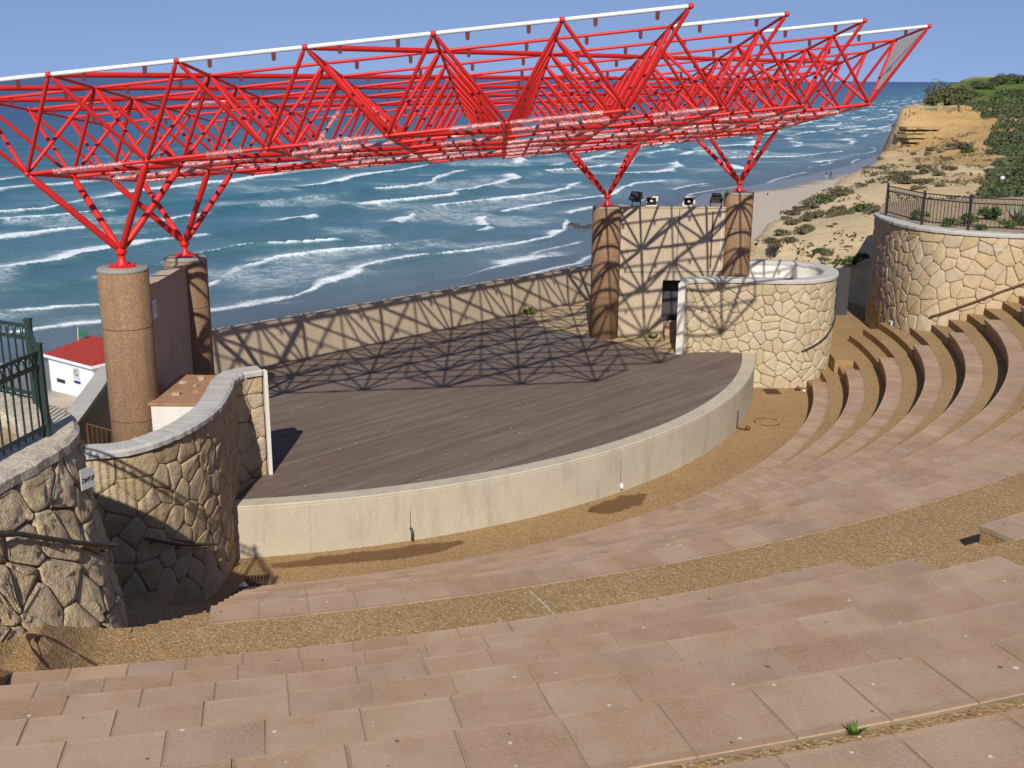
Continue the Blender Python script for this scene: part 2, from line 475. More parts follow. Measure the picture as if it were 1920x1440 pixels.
# gravel ramp climbing past the near left wall
def ramp_z(x, y):
    th_ = math.degrees(math.atan2(x - CS[0], CS[1] - y))
    f_ = min(1, max(0, (th_ - 8.3) / 1.5)); f_ = 1 - f_ * f_ * (3 - 2 * f_)
    return 3.604 + max(0, .016 - .46 * (x + 3.93) - .31 * (y - 9.75)) * f_
rmp = MB()
for ra0, ra1, tb, nr_, nt_ in ((24.16, 25.6, 9.9, 12, 30), (25.58, 31.5, 8.345, 26, 24)):
    vs = []; fs = []
    for i in range(nr_ + 1):
        for j in range(nt_ + 1):
            th_ = 1 + (tb - 1) * j / nt_
            p = PO(ra0 + (ra1 - ra0) * i / nr_, th_)
            f_ = min(1, max(0, (th_ - 7.3) / .9)); zz = ramp_z(*p)
            cap_ = 3.985 if ra0 < 25 else zk(10) + .44 * max(0, ra0 + (ra1 - ra0) * i / nr_ - 25.6) - .01
            vs.append((*p, zz * (1 - f_) + min(zz, cap_) * f_))
    for i in range(nr_):
        for j in range(nt_):
            a = i * (nt_ + 1) + j
            fs.append((a, a + nt_ + 1, a + nt_ + 2, a + 1))
    rim = [j for j in range(nt_ + 1)] + [i * (nt_ + 1) + nt_ for i in range(1, nr_ + 1)] + [nr_ * (nt_ + 1) + j for j in range(nt_ - 1, -1, -1)] + [i * (nt_ + 1) for i in range(nr_ - 1, 0, -1)]
    n0 = len(vs)
    vs += [(vs[q][0], vs[q][1], 3.1) for q in rim]
    fs += [(rim[q], rim[(q + 1) % len(rim)], n0 + (q + 1) % len(rim), n0 + q) for q in range(len(rim))]
    rmp.add(vs, fs)
tag(rmp.build('aisle_ramp', MT['gravel']), kind='structure')

# ------------------------------------------------------------------ seating rows
ORD = ['', 'first', 'second', 'third', 'fourth', 'fifth', 'sixth', 'seventh', 'eighth', 'ninth']
def slab_mesh(k, w, gap):
    r0, z1 = rk(k), zk(k)
    SLAB_D = .405 if k <= 9 else .46
    r1 = r0 + SLAB_D; bv = .007
    prof = [(r0, z1 - .1, 0), (r0, z1 - bv, 0), (r0 + bv, z1, bv), (r0 + .035, z1, bv), (r1 - .05, z1, bv), (r1 - bv * .6, z1, bv), (r1, z1 - bv, 0), (r1, z1 - .1, 0)]
    half = (w - gap) / 2
    vs = []; fs = []
    n = len(prof)
    for j, q in enumerate((-1, 0, 1)):
        for r, z, ins in prof:
            a = q * (half - ins) / r0
            vs.append((r * math.sin(a), -r * math.cos(a), z))
    for j in range(2):
        for i in range(n):
            l = (i + 1) % n
            fs.append((j * n + i, (j + 1) * n + i, (j + 1) * n + l, j * n + l))
    fs.append(tuple(range(n))); fs.append(tuple(2 * n + i for i in range(n))[::-1])
    me = mk('slab', vs, fs, MT['slab'])
    me.materials.append(MT['slab_pale']); me.materials.append(MT['slab_dark'])
    for j in range(2):
        me.polygons[j * n + 1].material_index = 1; me.polygons[j * n + 2].material_index = 1
        me.polygons[j * n + 4].material_index = 2
    return me
rr = random.Random(3)
def seat_row(k, spans, th0, th1, label):
    root = empty('seating_row', (CS[0], CS[1], 0), label, 'seating row', 'curved stone seating rows')
    r0, z1, z0 = rk(k), zk(k), zk(k - 1)
    SLAB_D = .405 if k <= 9 else .46
    JF = 0 if k <= 9 else .022
    r1 = (rk(k + 1) if k != 9 else rk(9) + .5) + .06
    for a0, a1 in spans:
        b = MB()
        b.add(*sector([(r0 + .035, z0 - .06), (r1, z0 - .06), (r1, z1 - .003), (r0 + SLAB_D + .004 + JF, z1 - .003), (r0 + SLAB_D + .004 + JF, z1 - .06), (r0 + .035, z1 - .06)], a0, a1, max(2, int((a1 - a0) / 1.1))))
        b.build('gravel_tread', MT['gravel'], root)
        MB().add(*sector([(r0 + .03, z1 - .07), (r0 + SLAB_D + JF, z1 - .07), (r0 + SLAB_D + JF, z1 - .006), (r0 + .012, z1 - .008)], a0, a1, max(2, int((a1 - a0) / 1.1)))).build('mortar_bed', MT['bed'], root)
    # aisle half steps outside and between the slab spans
    cuts = [th0] + [x for s_ in spans for x in s_] + [th1]
    for a0, a1 in zip(cuts[::2], cuts[1::2]):
        if a1 - a0 > .2:
            b = MB()
            b.add(*sector([(r0 + .01, z0 - .06), (r1, z0 - .06), (r1, z1 - .003), (r0 + .44, z1 - .003), (r0 + .44, z1 - .2), (r0 + .01, z1 - .2)], a0 + .02, a1 - .02, max(2, int((a1 - a0) / 1.1))))
            b.build('aisle_step', MT['gravel'], root)
    w0 = rr.uniform(.462, .482)
    for a0, a1 in spans:
        n = max(1, int(round(math.radians(a1 - a0) * r0 / w0)))
        st = (a1 - a0) / n
        variants = [slab_mesh(k, R(st) * r0, g) for g in (.002, .005, .009)]
        for i in range(n):
            o = bpy.data.objects.new('slab', variants[rr.choice((0, 0, 1, 1, 2))])
            COL.objects.link(o); o.parent = root
            o.rotation_euler = (0, 0, R(a0 + (i + .5) * st))
            o.location = (0, 0, rr.uniform(-.0015, .0015))
    return root
for k in range(1, 10):
    lab = ORD[k] + ' curved row of tan stone seats counting out from the stage floor'
    if k == 9: lab = 'last curved row of tan stone seats below the gravel walkway'
    seat_row(k, [(11.6, 80.5)], 1.5 if k > 2 else 6, 92, lab)
NEAR = ['row of stone seats just above the gravel walkway', 'second row of stone seats above the gravel walkway', 'third row of stone seats above the gravel walkway',
        'fourth row of stone seats above the gravel walkway', 'fifth row of stone seats above the gravel walkway',
        'sixth stone seating row above the walkway, with a gravel strip behind it', 'nearest row of stone seats along the bottom edge, in front of the viewer',
        'row of stone seats at the feet of the viewer', 'row of stone seats where the viewer sits']
for i, k in enumerate(range(10, 19)):
    seat_row(k, [(8.35, 25.9), (30.4, 46)], 8.3, 84, NEAR[i])
# joint of the walkway paving
b = MB()
for th in (19.2,):
    p0 = PO(rk(9) + .5, th); p1 = PO(25.58, th + .25)
    d = Vector((p1[0] - p0[0], p1[1] - p0[1], 0)).normalized(); n = Vector((-d.y, d.x, 0)) * .007
    a, c = Vector((*p0, 3.604)), Vector((*p1, 3.604))
    b.add([a - n, a + n, c + n, c - n], [(0, 1, 2, 3)])
tag(b.build('paving_joint', MT['coping']), kind='structure')

# ------------------------------------------------------------------ stage
CST = (-7.48, 33.76); RST = 14.73
stage = empty('stage', (*ST(0, 0), 0), 'raised stage with curved pale concrete front and dark timber floor', 'stage')
A0, A1 = 46.05 - 38.6, 46.05 + 38.6
npan = 11
for i in range(npan):
    a = A0 + (A1 - A0) * i / npan; c = A0 + (A1 - A0) * (i + 1) / npan
    g = .006
    v, f = sector([(RST - .3, -.1), (RST, -.1), (RST, ZD - .06), (RST - .01, ZD - .035), (RST - .3, ZD - .035)], a + g, c - g, 6, CST)
    MB().add(v, f).build('front_panel', MT['stagewall'], stage)
v, f = sector([(RST - .36, ZD - .2), (RST - .001, ZD - .033), (RST - .001, ZD - .01), (RST - .02, ZD + .012), (RST - .36, ZD + .012)], A0, A1, 66, CST)
MB().add(v, f).build('edge_coping', MT['stagewall'], stage)
v, f = sector([(RST - .4, -.2), (RST - .29, -.2), (RST - .29, ZD - .1), (RST - .4, ZD - .1)], A0, A1, 40, CST)
MB().add(v, f).build('core', MT['mortar'], stage)
# boards
c_s = np.array([(np.array(CST) - Q) @ E1, (np.array(CST) - Q) @ E2])
def smax(t, side):
    rin = RST - .345
    dt = t - c_s[1]
    arc = math.sqrt(max(0, rin * rin - dt * dt)) + side * c_s[0]
    if t < -5.2: lim = 6.75 + .8 * min(1, (-5.2 - t) / 1.0) if side > 0 else 7.1
    elif t < .3: lim = 6.7 if side > 0 else 7.2
    else: lim = 7.45 + (t - .3) * 1.3
    return min(arc, lim)
BW = .145
t = -7.02
i = 0
while t < c_s[1] + RST - .36:
    t1 = min(t + BW - .006, c_s[1] + RST - .35)
    q = [ST(-smax(t, -1), t), ST(smax(t, 1), t), ST(smax(t1, 1), t1), ST(-smax(t1, -1), t1)]
    MB().prism(q, ZD - .045, ZD + rr.uniform(-.004, .004)).build('board', MT['deck'], stage)
    t += BW
MB().prism([ST(-9, -7.1), ST(8.6, -7.1), ST(8.0, 1.2), ST(4, 3.3), ST(0, 3.9), ST(-4, 3.3), ST(-8.0, 1.2)], ZD - .16, ZD - .05).build('sub_floor', MT['mortar'], stage)
# pale floor behind the deck
MB().prism([ST(-11, -7.0), ST(-11, 2.4), ST(-7.3, .2), ST(-7.25, -7.0)], .4, ZD - .03).build('side_floor', MT['floor_beige'], stage)
MB().prism([ST(6.6, -7.0), ST(6.6, .35), ST(9.5, .6), ST(13.6, -3), ST(13.6, -7.0)], .4, ZD - .03).build('side_floor', MT['floor_beige'], stage)

# ------------------------------------------------------------------ back parapet
pw = []
for s_ in np.linspace(-4.7, 13.9, 40):
    pw.append(ST(s_, -7.02 + .0))
wall = empty('parapet_wall', (*ST(2, -7.1), ZD), 'long low beige wall closing the back of the stage', 'wall')
def ribbon(pts, n_off, z0, z1, name, mat, parent):
    """wall solid along pts, thickness n_off to the left of travel"""
    P = np.array(pts); T = np.gradient(P, axis=0); T /= np.linalg.norm(T, axis=1)[:, None]
    N = np.stack([-T[:, 1], T[:, 0]], 1)
    I = P + N * n_off
    n = len(P); vs = []
    z0 = np.broadcast_to(z0, n); z1 = np.broadcast_to(z1, n)
    for i in range(n):
        vs += [(*P[i], z0[i]), (*P[i], z1[i]), (*I[i], z1[i]), (*I[i], z0[i])]
    fs = []
    for i in range(n - 1):
        for k in range(4):
            l = (k + 1) % 4
            fs.append((i * 4 + k, i * 4 + l, (i + 1) * 4 + l, (i + 1) * 4 + k))
    fs.append((3, 2, 1, 0)); q = (n - 1) * 4; fs.append((q, q + 1, q + 2, q + 3))
    return MB().add(vs, fs).build(name, mat, parent)
ribbon(pw, .28, -2, ZD + 1.19, 'wall_body', MT['panel'], wall)
pw2 = [ST(s_, -7.05) for s_ in np.linspace(-4.7, 13.9, 40)]
ribbon(pw2, .22, ZD + 1.188, ZD + 1.215, 'cap', MT['panel'], wall)

# ------------------------------------------------------------------ masonry
def clip(poly, px, py, nx, ny):
    """keep the side where (p - (px,py)).n <= 0"""
    out = []
    m = len(poly)
    for i in range(m):
        a, c = poly[i], poly[(i + 1) % m]
        da = (a[0] - px) * nx + (a[1] - py) * ny; dc = (c[0] - px) * nx + (c[1] - py) * ny
        if da <= 0: out.append(a)
        if (da < 0 < dc) or (dc < 0 < da):
            t = da / (da - dc)
            out.append((a[0] + (c[0] - a[0]) * t, a[1] + (c[1] - a[1]) * t))
    return out

def masonry(root, fn, U, v0, v1, size, mat, seed, gap=.012, bulge=.05, rough=.012, proud=.0, vis=None, aspect=1.15, rings=2, wild=.42):
    g = random.Random(seed)
    pts = []
    du = size * aspect; dv = size
    nr = max(1, int(round((v1 - v0) / dv))); dv = (v1 - v0) / nr
    for j in range(nr):
        n = max(1, int(round(U / du)))
        for i in range(n + 1):
            if g.random() < .12: continue
            u = (i + (.5 if j % 2 else 0) + g.uniform(-wild, wild)) * U / n
            v = v0 + (j + .5 + g.uniform(-wild, wild)) * dv
            if -.2 * du < u < U + .2 * du: pts.append((min(max(u, .01), U - .01), v))
            if g.random() < .13: pts.append((min(max(u + g.uniform(-.5, .5) * du, .01), U - .01), v + g.uniform(-.5, .5) * dv))
    pts = [p for i, p in enumerate(pts) if all((p[0] - q[0]) ** 2 + (p[1] - q[1]) ** 2 > (.38 * size) ** 2 for q in pts[:i])]
    cnt = 0
    for i, p in enumerate(pts):
        poly = [(0.004, v0), (U - .004, v0), (U - .004, v1), (0.004, v1)]
        nb = sorted(((q[0] - p[0]) ** 2 + (q[1] - p[1]) ** 2, q) for j, q in enumerate(pts) if j != i)[:18]
        for d2, q in nb:
            d = math.sqrt(d2)
            nx, ny = (q[0] - p[0]) / d, (q[1] - p[1]) / d
            mx, my = (p[0] + q[0]) / 2 - nx * gap, (p[1] + q[1]) / 2 - ny * gap
            poly = clip(poly, mx, my, nx, ny)
            if len(poly) < 3: break
        if len(poly) < 3: continue
        if vis and not any(vis(a[0], a[1]) for a in poly): continue
        # round the corners
        m = len(poly); rp = []
        for k in range(m):
            a, c, e = poly[k - 1], poly[k], poly[(k + 1) % m]
            q1 = g.uniform(.05, .2); q2 = g.uniform(.05, .2)
            rp.append((c[0] + (a[0] - c[0]) * q1, c[1] + (a[1] - c[1]) * q1))
            rp.append((c[0] + (e[0] - c[0]) * q2, c[1] + (e[1] - c[1]) * q2))
        cx = sum(a[0] for a in rp) / len(rp); cy = sum(a[1] for a in rp) / len(rp)
        m = len(rp)
        d0 = proud + g.uniform(-.4, .6) * bulge * .5
        tx, ty = g.uniform(-.12, .12) * bulge / .05, g.uniform(-.12, .12) * bulge / .05
        vs = []; fs = []
        levels = [(1., -.07), (1., d0 - bulge * .2), (.93, d0 + bulge * .6)] + ([(.8, d0 + bulge * .85), (.6, d0 + bulge * .95), (.35, d0 + bulge)] if rings > 2 else [(.62, d0 + bulge * .95)])
        for sc_, d in levels:
            for a in rp:
                u = cx + (a[0] - cx) * sc_; v = cy + (a[1] - cy) * sc_
                dd = d + (0 if d < -.05 else (g.uniform(-rough, rough) + tx * (u - cx) + ty * (v - cy)))
                P, N = fn(u, v)
                if d > -.05: dd += rough * 2.2 * mnoise.fractal(P * (7 if rings > 2 else 5), 1., 2., 4)
                vs.append(P + N * dd)
        P, N = fn(cx, cy); vs.append(P + N * (d0 + bulge + g.uniform(-rough, rough)))
        L = len(levels)
        for a in range(L - 1):
            for k in range(m):
                fs.append((a * m + k, a * m + (k + 1) % m, (a + 1) * m + (k + 1) % m, (a + 1) * m + k))
        for k in range(m): fs.append(((L - 1) * m + k, (L - 1) * m + (k + 1) % m, L * m))
        me = mk('stone', vs, fs, mat, True)
        ob('stone', me, root)
        cnt += 1
    return cnt

def wall_fn(base, top, z0, z1, side):
    """ruled surface between two resampled plan curves; side=+1 when the outer face is to the left of travel"""
    n = len(base)
    T = np.gradient(top, axis=0); T /= np.linalg.norm(T, axis=1)[:, None]
    N = np.stack([-T[:, 1], T[:, 0]], 1) * side
    L = np.r_[0, np.cumsum(np.linalg.norm(np.diff((base + top) / 2, axis=0), axis=1))]
    def fn(u, v):
        f = min(max((v - z0) / (z1 - z0), 0), 1)
        x = np.interp(u, L, base[:, 0]) * (1 - f) + np.interp(u, L, top[:, 0]) * f
        y = np.interp(u, L, base[:, 1]) * (1 - f) + np.interp(u, L, top[:, 1]) * f
        nx = np.interp(u, L, N[:, 0]); ny = np.interp(u, L, N[:, 1])
        return Vector((x, y, v)), Vector((nx, ny, 0)).normalized()
    return fn, L[-1]

def stone_wall(name, label, base, top, z0, z1, side, thick, mat, size, seed, mortar, coping_mat, cop_h=.11, cop_over=.06, inner_mat=None, vis=None, n=60, cat='wall', **kw):
    B, _ = crv(base, n); Tp, _ = crv(top, n)
    fn, U = wall_fn(B, Tp, z0, z1, side)
    mid = Tp[n // 2]
    root = empty(name, (mid[0], mid[1], max(z0, 0)), label, cat)
    # body
    T = np.gradient(Tp, axis=0); T /= np.linalg.norm(T, axis=1)[:, None]
    N = np.stack([-T[:, 1], T[:, 0]], 1) * side
    vs = []; fs = []
    for i in range(n):
        o0 = B[i] - N[i] * .045; o1 = Tp[i] - N[i] * .045; i1 = Tp[i] - N[i] * thick; i0 = i1
        vs += [(*o0, z0), (*o1, z1), (*i1, z1), (*i0, z0)]
    for i in range(n - 1):
        for k in range(3):
            fs.append((i * 4 + k, i * 4 + k + 1, (i + 1) * 4 + k + 1, (i + 1) * 4 + k))
    fs += [(3, 2, 1, 0), tuple((n - 1) * 4 + k for k in range(4))]
    MB().add(vs, fs).build('wall_core', mortar, root)
    if inner_mat:
        vs = []; fs = []
        for i in range(n):
            a = Tp[i] - N[i] * (thick + .004); c = Tp[i] - N[i] * (thick + .03)
            vs += [(*a, z0), (*a, z1 - .002), (*c, z1 - .002), (*c, z0)]
        for i in range(n - 1):
            for k in range(3):
                fs.append((i * 4 + k, i * 4 + k + 1, (i + 1) * 4 + k + 1, (i + 1) * 4 + k))
        MB().add(vs, fs).build('inner_face', inner_mat, root)
    # coping, slightly uneven
    g = random.Random(seed + 5)
    vs = []; fs = []
    for i in range(n):
        w = g.uniform(-.012, .012)
        o = Tp[i] + N[i] * (cop_over + w); q = Tp[i] - N[i] * (thick + .05 + g.uniform(-.01, .01))
        m1 = Tp[i] + N[i] * (cop_over - .05 + w); m2 = Tp[i] - N[i] * (thick)
        zz = z1 + g.uniform(-.006, .006)
        vs += [(*o, zz), (*o, zz + cop_h * .65), (*m1, zz + cop_h), (*m2, zz + cop_h), (*q, zz + cop_h * .65), (*q, zz)]
    for i in range(n - 1):
        for k in range(6):
            l = (k + 1) % 6
            fs.append((i * 6 + k, i * 6 + l, (i + 1) * 6 + l, (i + 1) * 6 + k))
    fs += [tuple(range(6))[::-1], tuple((n - 1) * 6 + k for k in range(6))]
    MB().add(vs, fs).build('coping', coping_mat, root)
    c = masonry(root, fn, U, z0, z1, size, mat, seed, vis=vis, **kw)
    return root, fn, U

# right wing (drum-shaped) beside the stage
drum_o = [(5.02, 31.42), (5.5, 31.60), (6.3, 31.60), (7.12, 31.50), (7.9, 31.42), (8.6, 31.55), (9.2, 31.95), (9.6, 32.6), (9.8, 33.4), (9.72, 34.2), (9.25, 34.85), (8.55, 35.15), (7.8, 35.2), (7.1, 35.0)]
ww, wfn, wU = stone_wall('wing_wall', 'round cream stone wing wall at the right end of the stage, pillar rising inside', drum_o, drum_o, -.1, 3.1, -1, .36, MT['stone_r'], .30, 11, MT['mortar_pale'], MT['coping'],
    inner_mat=MT['plaster'], vis=lambda u, v: u < 7.6, gap=.007, bulge=.012, rough=.004)
MB().box((4.93, 31.52, 2.06), (.2, .44, 2.1), rz=R(-24)).build('end_face', MT['plaster'], ww)
inn = crv([(x - .0, y) for x, y in drum_o], 40)[0]
cen = inn.mean(0)
MB().prism([tuple(p + (cen - p) * .07) for p in inn[2:]], 2.2, 2.72).build('inner_floor', MT['plaster'], ww)

# left wing wall, S-shaped
s_o = [(-4.90, 20.98), (-5.22, 20.78), (-5.30, 20.3), (-5.20, 19.5), (-5.14, 18.3), (-5.36, 17.1), (-5.85, 16.25), (-6.6, 15.98), (-7.5, 16.05), (-8.3, 16.5)]
lw, lfn, lU = stone_wall('wing_wall', 'S-curved rough stone wing wall with grey coping at the left end of the stage', s_o, s_o, -.1, 3.1, 1, .36, MT['stone_b'], .36, 23, MT['mortar_pale'], MT['coping'],
    inner_mat=MT['plaster'], gap=.006, bulge=.012, rough=.009, n=80, wild=.46)
MB().box((-4.86, 21.05, 2.08), (.07, .16, 2.2), rz=R(28)).build('end_face', MT['plaster'], lw)

# right retaining wall
rb = [(12.0, 37.0), (11.88, 36.0), (11.78, 34.3), (11.68, 32.9), (11.9, 31.95), (12.9, 31.45), (14.0, 31.05), (15.6, 30.6), (18, 30.1)]
rt_ = [(12.02, 37.0), (11.92, 36.0), (11.95, 34.6), (12.25, 33.4), (12.8, 32.65), (13.6, 32.1), (14.6, 31.75), (16.0, 31.35), (18.3, 30.9)]
rw, rfn, rU = stone_wall('retaining_wall', 'tan stone retaining wall beside the right ends of the seats, fence on top', rb, rt_, .4, 4.4, -1, .45, MT['stone_b'], .36, 31, MT['mortar_pale'], MT['coping'],
    gap=.008, bulge=.012, rough=.007, n=60, vis=lambda u, v: v > .55 + max(0, u - 6) * .28)
# left retaining wall
lb = [(-4.62, 6.2), (-4.44, 7.4), (-4.2, 8.5), (-4.0, 9.3), (-3.88, 9.85), (-3.98, 10.45), (-4.3, 11.05), (-4.75, 11.6), (-5.8, 12.4), (-7.2, 13.0)]
lt = [(-5.0, 6.2), (-4.80, 7.4), (-4.60, 8.5), (-4.44, 9.3), (-4.32, 10.0), (-4.36, 10.55), (-4.56, 10.98), (-4.86, 11.35), (-5.75, 12.05), (-7.1, 12.6)]
xw, xfn, xU = stone_wall('retaining_wall', 'near rough stone retaining wall at the left edge, fence on its coping', lb, lt, 3.2, 5.2, -1, .5, MT['stone_l'], .33, 47, MT['mortar'], MT['coping_l'],
    cop_h=.13, cop_over=.03, gap=.006, bulge=.016, rough=.016, n=70, rings=3, vis=lambda u, v: u > .8, wild=.48)
MB().prism([tuple(p) for p in crv(lb, 30)[0]] + [(-7.2, 12), (-5.4, 10), (-5.4, 6.2)], .5, 3.199).build('wall_foot', MT['stone_l'], xw)
# planter soil behind the retaining walls
b = MB()
b.prism([(12.4, 38.0), (12.3, 36.4), (12.35, 34.8), (12.65, 33.7), (13.1, 33.1), (13.8, 32.5), (14.8, 32.1), (18.2, 31.2), (30, 29), (30, 38), (20, 44), (14, 42)], .5, 4.36)
tag(b.build('planter_soil', MT['soil']), kind='structure')
b = MB()
b.prism([(-5.1, 6.2), (-5.0, 7.4), (-4.9, 8.5), (-4.82, 9.3), (-4.78, 10.0), (-4.85, 10.5), (-5.0, 10.85), (-5.3, 11.15), (-6.1, 11.65), (-7.2, 12.1), (-11, 12.5), (-11, 6.2)], .5, 5.2)
tag(b.build('planter_soil', MT['soil']), kind='structure')

# ------------------------------------------------------------------ terrain: hillside, beach, sea
EDGE = np.array([(-90, -20), (-45, 5), (-22, 18.5), ST(-9, -7.7), ST(13.3, -7.7), (8.8, 43.6), (13.2, 54), (17.4, 64), (22.1, 76), (27.5, 89), (32.0, 98), (35.7, 105), (38, 112), (42, 120), (52, 140), (75, 180), (120, 260), (200, 400), (420, 800)], float)
SHORE = crv([(-260, -120), (-120, 30), (-64, 92), (-37, 119), (-9, 149), (15, 174), (25, 206), (36, 258), (53, 294), (70, 314), (95, 352), (125, 407), (150, 457), (220, 600), (400, 950), (800, 1800), (2400, 5600)], 160)[0]
CTRL = np.array([(13.1, 37.0, 4.2), (14.5, 36.0, 4.2), (15.8, 35.0, 4.2), (16.2, 46.0, 3.7), (18.8, 47.0, 3.7), (20.5, 45.0, 3.9), (15.6, 48.0, 3.3), (13.8, 45.0, 2.9), (12.3, 40.0, 2.6), (12.4, 40.6, 2.2), (11.6, 40.0, 2.4), (10.7, 41.0, 2.4), (9.8, 43.0, 2.2), (20.3, 62.0, 3.1), (23.2, 62.0, 3.3), (26.1, 62.0, 3.6), (27.2, 60.0, 3.7), (15.4, 54.0, 2.5), (12.9, 50.0, 2.7), (12.7, 45.0, 2.5), (13.4, 54.6, 2.5), (17.6, 64.0, 2.3), (22.3, 76.0, 2.2), (27.7, 89.0, 2.3), (32.2, 98.0, 2.8), (35.9, 105.0, 3.5), (31.7, 91.0, 2.6), (35.2, 89.0, 3.2), (37.2, 86.0, 3.4), (38.1, 103.0, 3.6), (41.6, 100.0, 4.6), (43.9, 98.0, 4.7), (36.6, 106.6, 5.6), (37.6, 109.0, 6.4), (40.4, 110.0, 6.3), (44.9, 113.0, 6.3), (50.3, 115.0, 6.2), (46.4, 122.0, 6.6), (42.0, 117.0, 6.2), (44.5, 117, 6.1), (54.4, 135.0, 7.8), (63.1, 150.0, 8.8), (66.4, 150.0, 9.0),
    (90, 200, 9.5), (140, 300, 9.5), (60, 90, 6.5), (45, 60, 5), (40, 35, 5), (90, 120, 9)], float)
def seg_dist(P, L, chunk=60000):
    """signed distance of plan points to polyline L (+ left of travel), arc position, height of nearest"""
    A = L[:-1]; D = L[1:] - A; ln2 = (D ** 2).sum(1); cum = np.r_[0, np.cumsum(np.sqrt(ln2))]
    d = np.empty(len(P)); s = np.empty(len(P))
    for i in range(0, len(P), chunk):
        p = P[i:i + chunk]
        best = np.full(len(p), 1e18); bs = np.zeros(len(p)); sg = np.ones(len(p))
        for k in range(len(A)):
            w = p - A[k]
            t = np.clip((w @ D[k]) / ln2[k], 0, 1)
            r = w - t[:, None] * D[k]
            q = (r ** 2).sum(1)
            m = q < best
            best[m] = q[m]; bs[m] = cum[k] + t[m] * math.sqrt(ln2[k])
            cr = D[k][0] * w[:, 1] - D[k][1] * w[:, 0]
            sg[m] = np.where(cr[m] >= 0, 1, -1)
        d[i:i + chunk] = np.sqrt(best) * sg; s[i:i + chunk] = bs
    return d, s
# thin-plate surface through the control points
def _tps(r2): return .5 * r2 * np.log(r2 + 1e-9)
_X = CTRL[:, :2]; _n = len(_X)
_K = _tps(((_X[:, None] - _X[None]) ** 2).sum(-1)) + np.eye(_n) * .8
_Pm = np.c_[np.ones(_n), _X]
_sol = np.linalg.solve(np.block([[_K, _Pm], [_Pm.T, np.zeros((3, 3))]]), np.r_[CTRL[:, 2], 0, 0, 0])
def land(P):
    out = np.empty(len(P))
    for i in range(0, len(P), 40000):
        p = P[i:i + 40000]
        out[i:i + 40000] = _tps(((p[:, None] - _X[None]) ** 2).sum(-1)) @ _sol[:_n] + _sol[_n] + p @ _sol[_n + 1:]
    return out
def beach_z(P):
    d, _ = seg_dist(P, SHORE)
    return ZS - .04 * np.clip(d, -90, 60) * np.where(d < 0, 1, 1.5) - .02
def terrain(P):
    P = np.asarray(P, float)
    d, s = seg_dist(P, EDGE)
    far = np.clip((np.hypot(P[:, 0], P[:, 1]) - 150) / 100, 0, 1)
    zl = np.clip(land(P), -1, 11) * (1 - far) + 9.5 * far
    n = fbm(P[:, 0] / 7, P[:, 1] / 7, 5, 5) - .5
    ax = (P[:, 0] - 7) ; zl = np.where(P[:, 0] < 7.5, np.minimum(zl, -1.5), zl)
    zl = zl + n * 1.3 * np.clip((P[:, 1] - 40) / 20, .25, 1)
    zl = zl + (fbm(P[:, 0] / 1.6, P[:, 1] / 1.6, 9, 3) - .5) * .35
    hm = np.exp(-((P[:, 0] - 39) ** 2 + (P[:, 1] - 104.5) ** 2) / 55.)
    zl = zl + hm * (.17 * np.sin(zl * 9.5 + 1.5 * fbm(P[:, 0] / 5, P[:, 1] / 5, 14, 2)) + .9 * (fbm(P[:, 0] / 2.5, P[:, 1] / 2.5, 15, 4) - .5))
    # keep below the built places
    r = np.hypot(P[:, 0] - CS[0], P[:, 1] - CS[1])
    rel = P - Q; ss = rel @ E1; tt = rel @ E2
    inside = ((r < 21.5) & (tt > -7.4)) | ((ss < 14) & (tt > -7.2) & (ss > -14)) | ((P[:, 1] < 38) & (P[:, 0] < 40))
    zl = np.where(inside, -2.5, zl)
    x_ = np.clip(d / (13 + 6 * fbm(P[:, 0] / 12, P[:, 1] / 12, 3, 3)), 0, 1); k = x_ * (2 - x_)
    zb = beach_z(P)
    g = (fbm(P[:, 0] / 4, P[:, 1] / 4, 21, 4) - .5) * 2.5 * k * (1 - k) * 4
    return zl * (1 - k) + zb * k + g, d
def grid_mesh(name, X, Y, Z, mat, keep=None, attrs=None, smooth=True):
    ny, nx = X.shape
    idx = np.arange(nx * ny).reshape(ny, nx)
    q = np.stack([idx[:-1, :-1], idx[:-1, 1:], idx[1:, 1:], idx[1:, :-1]], -1).reshape(-1, 4)
    if keep is not None:
        q = q[keep.reshape(-1)[q].any(1)]
    me = bpy.data.meshes.new(name)
    v = np.stack([X, Y, Z], -1).reshape(-1, 3).astype(np.float32)
    me.vertices.add(len(v)); me.vertices.foreach_set('co', v.ravel())
    me.loops.add(q.size); me.loops.foreach_set('vertex_index', q.ravel().astype(np.int32))
    me.polygons.add(len(q)); me.polygons.foreach_set('loop_start', np.arange(0, q.size, 4, dtype=np.int32))
    try: me.polygons.foreach_set('loop_total', np.full(len(q), 4, dtype=np.int32))
    except Exception: pass
    me.update(calc_edges=True)
    for k, a in (attrs or {}).items():
        at = me.attributes.new(k, 'FLOAT', 'POINT'); at.data.foreach_set('value', a.ravel().astype(np.float32))
    me.materials.append(mat)
    if smooth: me.shade_smooth()
    o = bpy.data.objects.new(name, me); COL.objects.link(o)
    return tag(o, kind='structure')
